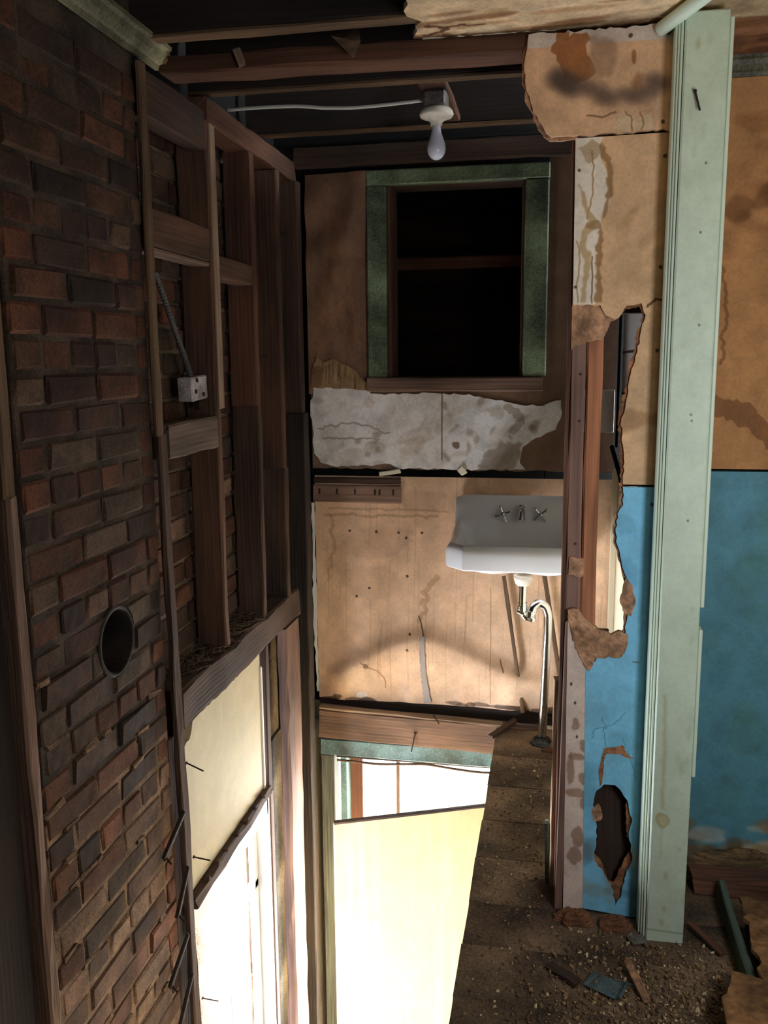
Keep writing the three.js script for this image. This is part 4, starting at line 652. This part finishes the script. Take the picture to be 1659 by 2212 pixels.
  sheet('torn_core', M.fibreDark, wp, jag([[0.148, 0.40], [0.143, 0.44], [0.150, 0.49], [0.155, 0.516], [0.185, 0.522], [0.205, 0.53], [0.222, 0.502], [0.238, 0.492], [0.215, 0.494], [0.20, 0.503], [0.162, 0.500], [0.157, 0.482], [0.154, 0.412]], 0.0015, 0.008, 47), -2.4462, 0.006, { label: 'cracked loose edge of brown fibre' });
  sheet('hole_back', M.lath, wp, [[0.122, 0.02], [0.262, 0.02], [0.262, 0.45], [0.122, 0.45]], -2.490, 0.01); 
  sheet('torn_core', M.fibreDark, wp, jag([[0.13, 0.19], [0.155, 0.17], [0.175, 0.12], [0.195, 0.10], [0.215, 0.15], [0.235, 0.20], [0.25, 0.17], [0.23, 0.02], [0.13, 0.02]], 0.006, 0.012, 49), -2.458, 0.006); sheet('torn_core', M.fibreDark, wp, jag([[0.225, 0.38], [0.25, 0.32], [0.25, 0.22], [0.228, 0.25], [0.222, 0.32]], 0.004, 0.01, 50), -2.4555, 0.006); sheet('torn_core', M.fibre, wp, ellipse(0.143, 0.315, 0.016, 0.026), -2.4465, 0.006);
  // bare plaster strip where the casing was
  const T4 = paint(0.03, -0.01, 0.13, 0.93, 1000, (g) => { wholly(g, '#e2cfc2', 0.03, -0.01, 0.13, 0.93); for (const [x, y, a, b] of [[0.075, 0.58, 0.01, 0.02], [0.10, 0.52, 0.014, 0.02], [0.08, 0.485, 0.025, 0.012], [0.065, 0.44, 0.012, 0.05], [0.10, 0.42, 0.014, 0.02], [0.085, 0.375, 0.03, 0.014], [0.105, 0.345, 0.01, 0.02], [0.09, 0.24, 0.02, 0.03], [0.08, 0.18, 0.02, 0.03]]) blob(g, ellipse(x, y, a, b), '#93705a', 0.66, Math.round(y * 100), 0.004, 0.008, 0.0015); for (const [x, y] of [[0.072, 0.645], [0.08, 0.545], [0.06, 0.70]]) blob(g, ellipse(x, y, 0.003, 0.005), '#3c3029', 0.9, 1, 0.001, 0.01); }, 0.1, 35);
  sheet('bare_plaster', mat('#ffffff', { map: T4, bs: 0.0012 }), wp, [...jag([[0.113, 0.014, 1], [0.101, 0.745], [0.094, 0.77], [0.075, 0.81], [0.06, 0.86], [0.046, 0.886, 1], [0.054, 0.006, 1]], 0.002, 0.01, 51, false)], -2.4485, 0.010, { label: 'bare pinkish plaster strip with brown blots' });
  bar('jamb_base', M.plum, wp, [0.034, 0.056], [0, 0.88], [-2.462, -2.452], { rot: [0, 0, -0.012] });
}
// loose things by the partition
{ const t = thing('metal_strip', 'short upright teal painted metal strip against the partition end', 'strip', [0.012, 0, -2.6]); sheet('strip', mat('#9fc4c0', { map: null, metal: 0.3, rough: 0.35, bs: 0.0004 }), t, [[0.000, 0.0], [0.012, 0.0], [0.011, 0.19], [0.006, 0.20], [-0.004, 0.197]], -2.60, 0.012); sheet('return_edge', M.teal, t, [[0.0, 0.0], [0.006, 0.0], [0.004, 0.196], [-0.004, 0.196]], -2.588, 0.012); }
// green post: door casing
{
  const PT = paint(0.26, -0.05, 0.41, 2.42, 700, (g) => {
    wholly(g, '#c3d6c0', 0.26, -0.05, 0.41, 2.42); const r = rng(61);
    for (let i = 0; i < 60; i++) blob(g, ellipse(0.28 + r() * 0.11, r() * 2.4, 0.002 + r() * 0.006, 0.003 + r() * 0.02), ['#a9b795', '#b3c3a9', '#d2e0cc', '#9aa98a'][i % 4], 0.35, i, 0.002, 0.01);
    line(g, [[0.302, 0.72], [0.306, 0.56], [0.308, 0.40]], '#9c8f56', 0.007, 0.5, 2, 0.002, 0.003); blob(g, ellipse(0.309, 0.362, 0.017, 0.021), '#9c8c52', 0.6, 3, 0.001, 0.012, 0.002); blob(g, ellipse(0.309, 0.362, 0.011, 0.014), '#c0c8ac', 0.5, 4, 0.001, 0.012, 0.002); line(g, [[0.309, 0.335], [0.308, 0.25]], '#a49a66', 0.005, 0.3, 5, 0.002, 0.002);
    for (const [x, y] of [[0.325, 0.2], [0.325, 0.1], [0.32, 0.06], [0.31, 2.33]]) blob(g, ellipse(x, y, 0.004, 0.012), '#90834f', 0.5, 6, 0.002); for (const [x, y] of [[0.34, 2.06], [0.335, 1.90], [0.333, 1.46], [0.336, 1.445], [0.338, 1.19], [0.342, 1.68]]) blob(g, ellipse(x, y, 0.0025, 0.003, 8), '#4c5348', 0.9, 1, 0.0004, 0.01);
    line(g, [[0.28, 0.035], [0.39, 0.03]], '#8f9c86', 0.006, 0.6, 7, 0.001);
  }, 0.05, 41);
  const t = thing('door_casing', 'pale green painted door casing post with a bent nail and chipped edge', 'door casing', [0.33, 0, -2.4]);
  const f = add('casing_board', cbox(0.10, 2.405, 0.05, 0.004), mat('#ffffff', { map: PT, rough: 0.5, bs: 0.0005 }), t, [0.329, 1.199, -2.378]);
  { const p = f.geometry.attributes.position, uv = f.geometry.attributes.uv; for (let i = 0; i < p.count; i++) uv.setXY(i, p.getX(i) + 0.329, p.getY(i) + 1.199); }
  for (let k = 0; k < 3; k++) bar('reeded_trim', M.postGreen, t, [0.2720 - k * 0.0055, 0.2775 - k * 0.0055], [0.004, 2.385], [-2.436, -2.362 - k * 0.008], { b: 0.002 });
  for (const [a, b] of [[0.96, 2.385], [0.49, 0.90]]) bar('edge_strip', M.postGreen, t, [0.380, 0.3895], [a, b], [-2.40, -2.358], { b: 0.0025 });
  add('nail', merge(rod([0.306, 2.222, -2.345], [0.318, 2.176, -2.338], 0.0025, 8), new THREE.SphereGeometry(0.0045, 10, 8).translate(0.306, 2.222, -2.345), rod([0.306, 2.222, -2.36], [0.306, 2.222, -2.345], 0.0025, 8)), M.iron, t, [0, 0, 0]);
  bar('rear_jamb', M.mouldGreen, t, [0.29, 0.385], [0.0, 2.40], [-2.56, -2.404]);
}
{ const t = thing('ceiling_moulding', 'short rounded pale green moulding end between the ceiling and the casing post top', 'moulding', [0.26, 2.40, -2.42]);
  const g = merge(rod([0.232, 2.392, -2.43], [0.36, 2.408, -2.16], 0.017, 16), rod([0.245, 2.406, -2.43], [0.373, 2.414, -2.16], 0.012, 12)); add('moulding', g, M.postGreen, t, [0, 0, 0]); }
// wall beyond the post
{
  const w = struct('wall_right', [0.9, 0, -2.85]);
  const TT = paint(0.3, 1.25, 1.3, 2.5, 500, (g) => { wholly(g, '#bd8a58', 0.3, 1.25, 1.3, 2.5); const r = rng(71);
    blob(g, [[0.42, 1.50], [0.50, 1.48], [0.56, 1.47], [0.62, 1.40], [0.66, 1.33], [0.62, 1.33], [0.57, 1.38], [0.52, 1.41], [0.46, 1.43], [0.40, 1.43]], '#7d5230', 0.7, 2, 0.008); line(g, [[0.462, 1.86], [0.478, 1.78], [0.482, 1.70], [0.475, 1.64], [0.48, 1.58]], '#7a4f2c', 0.009, 0.6, 3, 0.006);
    for (let i = 0; i < 20; i++) blob(g, ellipse(0.45 + r() * 0.3, 1.9 + r() * 0.4, 0.02 + r() * 0.03, 0.01 + r() * 0.02), '#8c5c34', 0.3, i, 0.006); blob(g, ellipse(0.50, 2.02, 0.04, 0.035), '#6d4527', 0.55, 5, 0.01); blob(g, ellipse(0.58, 2.05, 0.05, 0.03, 14, 0.7), '#6d4527', 0.5, 6, 0.01); }, 0.12, 43);
  const TB = paint(0.3, -0.05, 1.3, 1.28, 500, (g) => { wholly(g, '#56909f', 0.3, -0.05, 1.3, 1.28); const r = rng(73); for (let i = 0; i < 40; i++) blob(g, ellipse(0.4 + r() * 0.5, 0.1 + r() * 1.1, 0.02 + r() * 0.05, 0.02 + r() * 0.07), ['#4f8577', '#5f9db8', '#4d7f74', '#568fa5'][i % 4], 0.3, i, 0.01); for (let i = 0; i < 26; i++) blob(g, ellipse(0.4 + r() * 0.5, 0.0 + r() * 0.14, 0.02 + r() * 0.05, 0.01 + r() * 0.025), ['#8c6a3f', '#c5bfae', '#a97c45', '#5d4a33'][i % 4], 0.6, i, 0.008); }, 0.1, 47);
  sheet('upper_panel', mat('#ffffff', { map: TT, bs: 0.0012 }), w, [[0.385, 1.272], [1.245, 1.272], [1.245, 2.42], [0.385, 2.42]], -2.80, 0.03);
  sheet('lower_panel', mat('#ffffff', { map: TB, bs: 0.0015, rough: 0.7 }), w, [[0.385, 0.0], [1.245, 0.0], [1.245, 1.264], [0.385, 1.264]], -2.80, 0.03);
  bar('panel', M.void, w, [0.37, 1.6], [-0.05, 2.45], [-2.95, -2.832]);
  const cg = new THREE.ExtrudeGeometry(crownProfile(0.9), { depth: 0.84, bevelEnabled: false }); cg.rotateY(-Math.PI / 2);
  const t = thing('crown_moulding', 'green crown moulding along the brown wall beyond the post', 'moulding', [0.8, 2.37, -2.8]); add('moulding', cg, M.mould, t, [1.24, 2.37, -2.80]);
}
// ================================================================ debris on the floor
{
  const D = rng(313);
  const shard = (s, seed) => { const g = new THREE.IcosahedronGeometry(s, 0); const p = g.attributes.position, r = rng(seed), k = {}; for (let i = 0; i < p.count; i++) { const key = [p.getX(i).toFixed(4), p.getY(i).toFixed(4), p.getZ(i).toFixed(4)].join(); k[key] ??= 0.6 + r() * 0.7; p.setXYZ(i, p.getX(i) * k[key], p.getY(i) * k[key] * 0.6, p.getZ(i) * k[key]); } g.computeVertexNormals(); return g; };
  const N = 9000, gv = new THREE.InstancedMesh(shard(1, 5), mat('#ffffff', { map: null, bump: null, rough: 1 }), N), o = new THREE.Object3D(), c = new THREE.Color();
  for (let i = 0; i < N; i++) {
    let x, z; const near = D() < 0.72;
    if (near) { x = 0.34 + (D() + D() + D() - 1.5) * 0.42; z = -1.98 + (D() + D() - 1) * 0.42; } else { x = -0.2 + D() * 0.9; z = -1.6 - D() * 1.9; if (z < -2.40 && x > 0.0) { x = -0.2 + D() * 0.19; } }
    if (x < -0.205) x = -0.2 + D() * 0.5;
    const s = (near ? 0.0022 : 0.0016) * (0.6 + D() * D() * 2.4); o.position.set(x, s * 0.4 + (near ? D() * 0.006 : 0), z); o.rotation.set(D() * 6, D() * 6, D() * 6); o.scale.set(s * (0.8 + D()), s, s * (0.8 + D())); o.updateMatrix(); gv.setMatrixAt(i, o.matrix);
    const t = D(); c.set(t < 0.5 ? '#6b553f' : t < 0.75 ? '#8a7050' : t < 0.92 ? '#a78c63' : '#d8c7a2'); gv.setColorAt(i, c);
  }
  gv.name = 'floor_grit'; gv.userData = { label: 'gritty plaster crumbs and debris scattered over the floor', category: 'debris', kind: 'stuff' }; gv.castShadow = gv.receiveShadow = true; scene.add(gv);
  const chunk = (name, label, cat, m, [x, y, z], [sx, sy, sz], rot, seed, jit = 0.006) => { const t = add(name, cbox(sx, sy, sz, Math.min(sx, sy, sz) * 0.25, jit, seed), m, scene, [x, y, z], { rot, label, category: cat }); return t; };
  const mound = (name, label, cat, m, [x, z], rx, h, rz, seed) => { const g = new THREE.SphereGeometry(1, 20, 10, 0, Math.PI * 2, 0, Math.PI / 2), p = g.attributes.position; for (let i = 0; i < p.count; i++) { const f = 0.6 + 0.8 * fbm(p.getX(i) * 3 + seed, p.getZ(i) * 3 + p.getY(i) * 2 + seed * 3, 3); p.setXYZ(i, p.getX(i) * rx * f, Math.max(0, p.getY(i) * h * f), p.getZ(i) * rz * f); } g.computeVertexNormals(); return add(name, g, m, scene, [x, -0.001, z], { label, category: cat }); };
  mound('fibre_heap', 'crumbled orange brown fibre heap at the foot of the bare plaster strip', 'debris', M.fibreDark, [0.085, -2.41], 0.055, 0.028, 0.04, 3);
  mound('fibre_heap', 'crumbled brown fibre heap at the foot of the blue board', 'debris', M.fibreDark, [0.195, -2.40], 0.05, 0.03, 0.035, 8);
  chunk('plaster_fragment', 'small grey plaster lump on the floor just left of the green post foot', 'plaster lump', mat('#8d8a80'), [0.255, 0.012, -2.335], [0.045, 0.022, 0.03], [0, 0.4, 0], 11);
  chunk('painted_fragment', 'broken board fragment with a pale blue face lying on the gritty floor', 'board fragment', mat('#7f9ea0', { bs: 0.003 }), [0.165, 0.012, -2.13], [0.085, 0.012, 0.06], [0.1, -0.5, 0.14], 12, 0.012);
  chunk('wood_splinter', 'narrow tan splinter standing beside the pale blue fragment', 'splinter', M.fibre, [0.238, 0.024, -2.15], [0.018, 0.012, 0.13], [0.2, 0.25, 0.3], 13);
  chunk('wood_splinter', 'thin dark slip of wood at the left of the pale blue fragment', 'splinter', M.timberDark, [0.055, 0.008, -2.16], [0.10, 0.006, 0.03], [0, -0.7, 0.04], 14);
  chunk('wood_splinter', 'broken pointed wooden splinter jutting over the floor edge below the sink', 'splinter', M.timberDark, [-0.195, 0.02, -3.70], [0.022, 0.016, 0.19], [0.12, -0.55, 0], 15, 0.004);
  mound('rag_heap', 'small crumpled grey blue rag on the boards under the sink pipe', 'rag', mat('#77807e', { bs: 0.004 }), [-0.035, -3.60], 0.04, 0.022, 0.03, 21);
  mound('paper_scrap', 'reddish brown crumpled paper beside the grey blue rag', 'paper scrap', M.timberRed, [0.0, -3.545], 0.03, 0.016, 0.022, 25);
  // right-hand corner
  const gb = thing('painted_board', 'dull green painted board on edge in the lower right corner', 'board', [0.52, 0, -2.3]); timber('board', mat('#6f8474', { map: GRAIN }), gb, [0.505, 0.525], [0.0, 0.07], [-2.58, -2.0], { wob: 0.004 }); gb.rotation.y = 0.0;
  const card = sheetY('fibreboard_sheet', mat('#a87a4c', { map: FIB, bump: FIBB, bs: 0.003 }), scene, jag([[0.54, -2.45], [0.95, -2.42, 1], [0.95, -1.6, 1], [0.40, -1.6, 1], [0.42, -2.02], [0.46, -2.12], [0.53, -2.10]], 0.008, 0.02, 63), 0.10, 0.012, { label: 'torn orange brown fibreboard sheet in the lower right corner', category: 'fibreboard' });
  const sup = thing('debris_pile', 'dark pile of rubble and boards under the fibreboard sheet', 'debris', [0.8, 0, -2.2]); timber('board', M.timberDark, sup, [0.56, 1.2], [0.0, 0.080], [-2.44, -2.3], { wob: 0.01 }); timber('board', M.timberDark, sup, [0.56, 1.2], [0.0, 0.080], [-1.95, -1.8], { wob: 0.01 });
  timber('board', M.timberRed, sup, [0.44, 1.1], [0.0, 0.05], [-2.69, -2.60], { wob: 0.012 });
  mound('plaster_rubble', 'pale plaster and straw rubble along the foot of the blue wall', 'debris', mat('#a3865c', { map: FIB, bump: FIBB, bs: 0.008 }), [0.62, -2.745], 0.20, 0.07, 0.045, 31);
  chunk('wood_splinter', 'thin brown wooden slip on the floor right of the green post foot', 'splinter', M.timberRed, [0.44, 0.02, -2.36], [0.016, 0.01, 0.13], [0.1, 0.6, 0], 17, 0.003);
}
renderer.render(scene, camera);
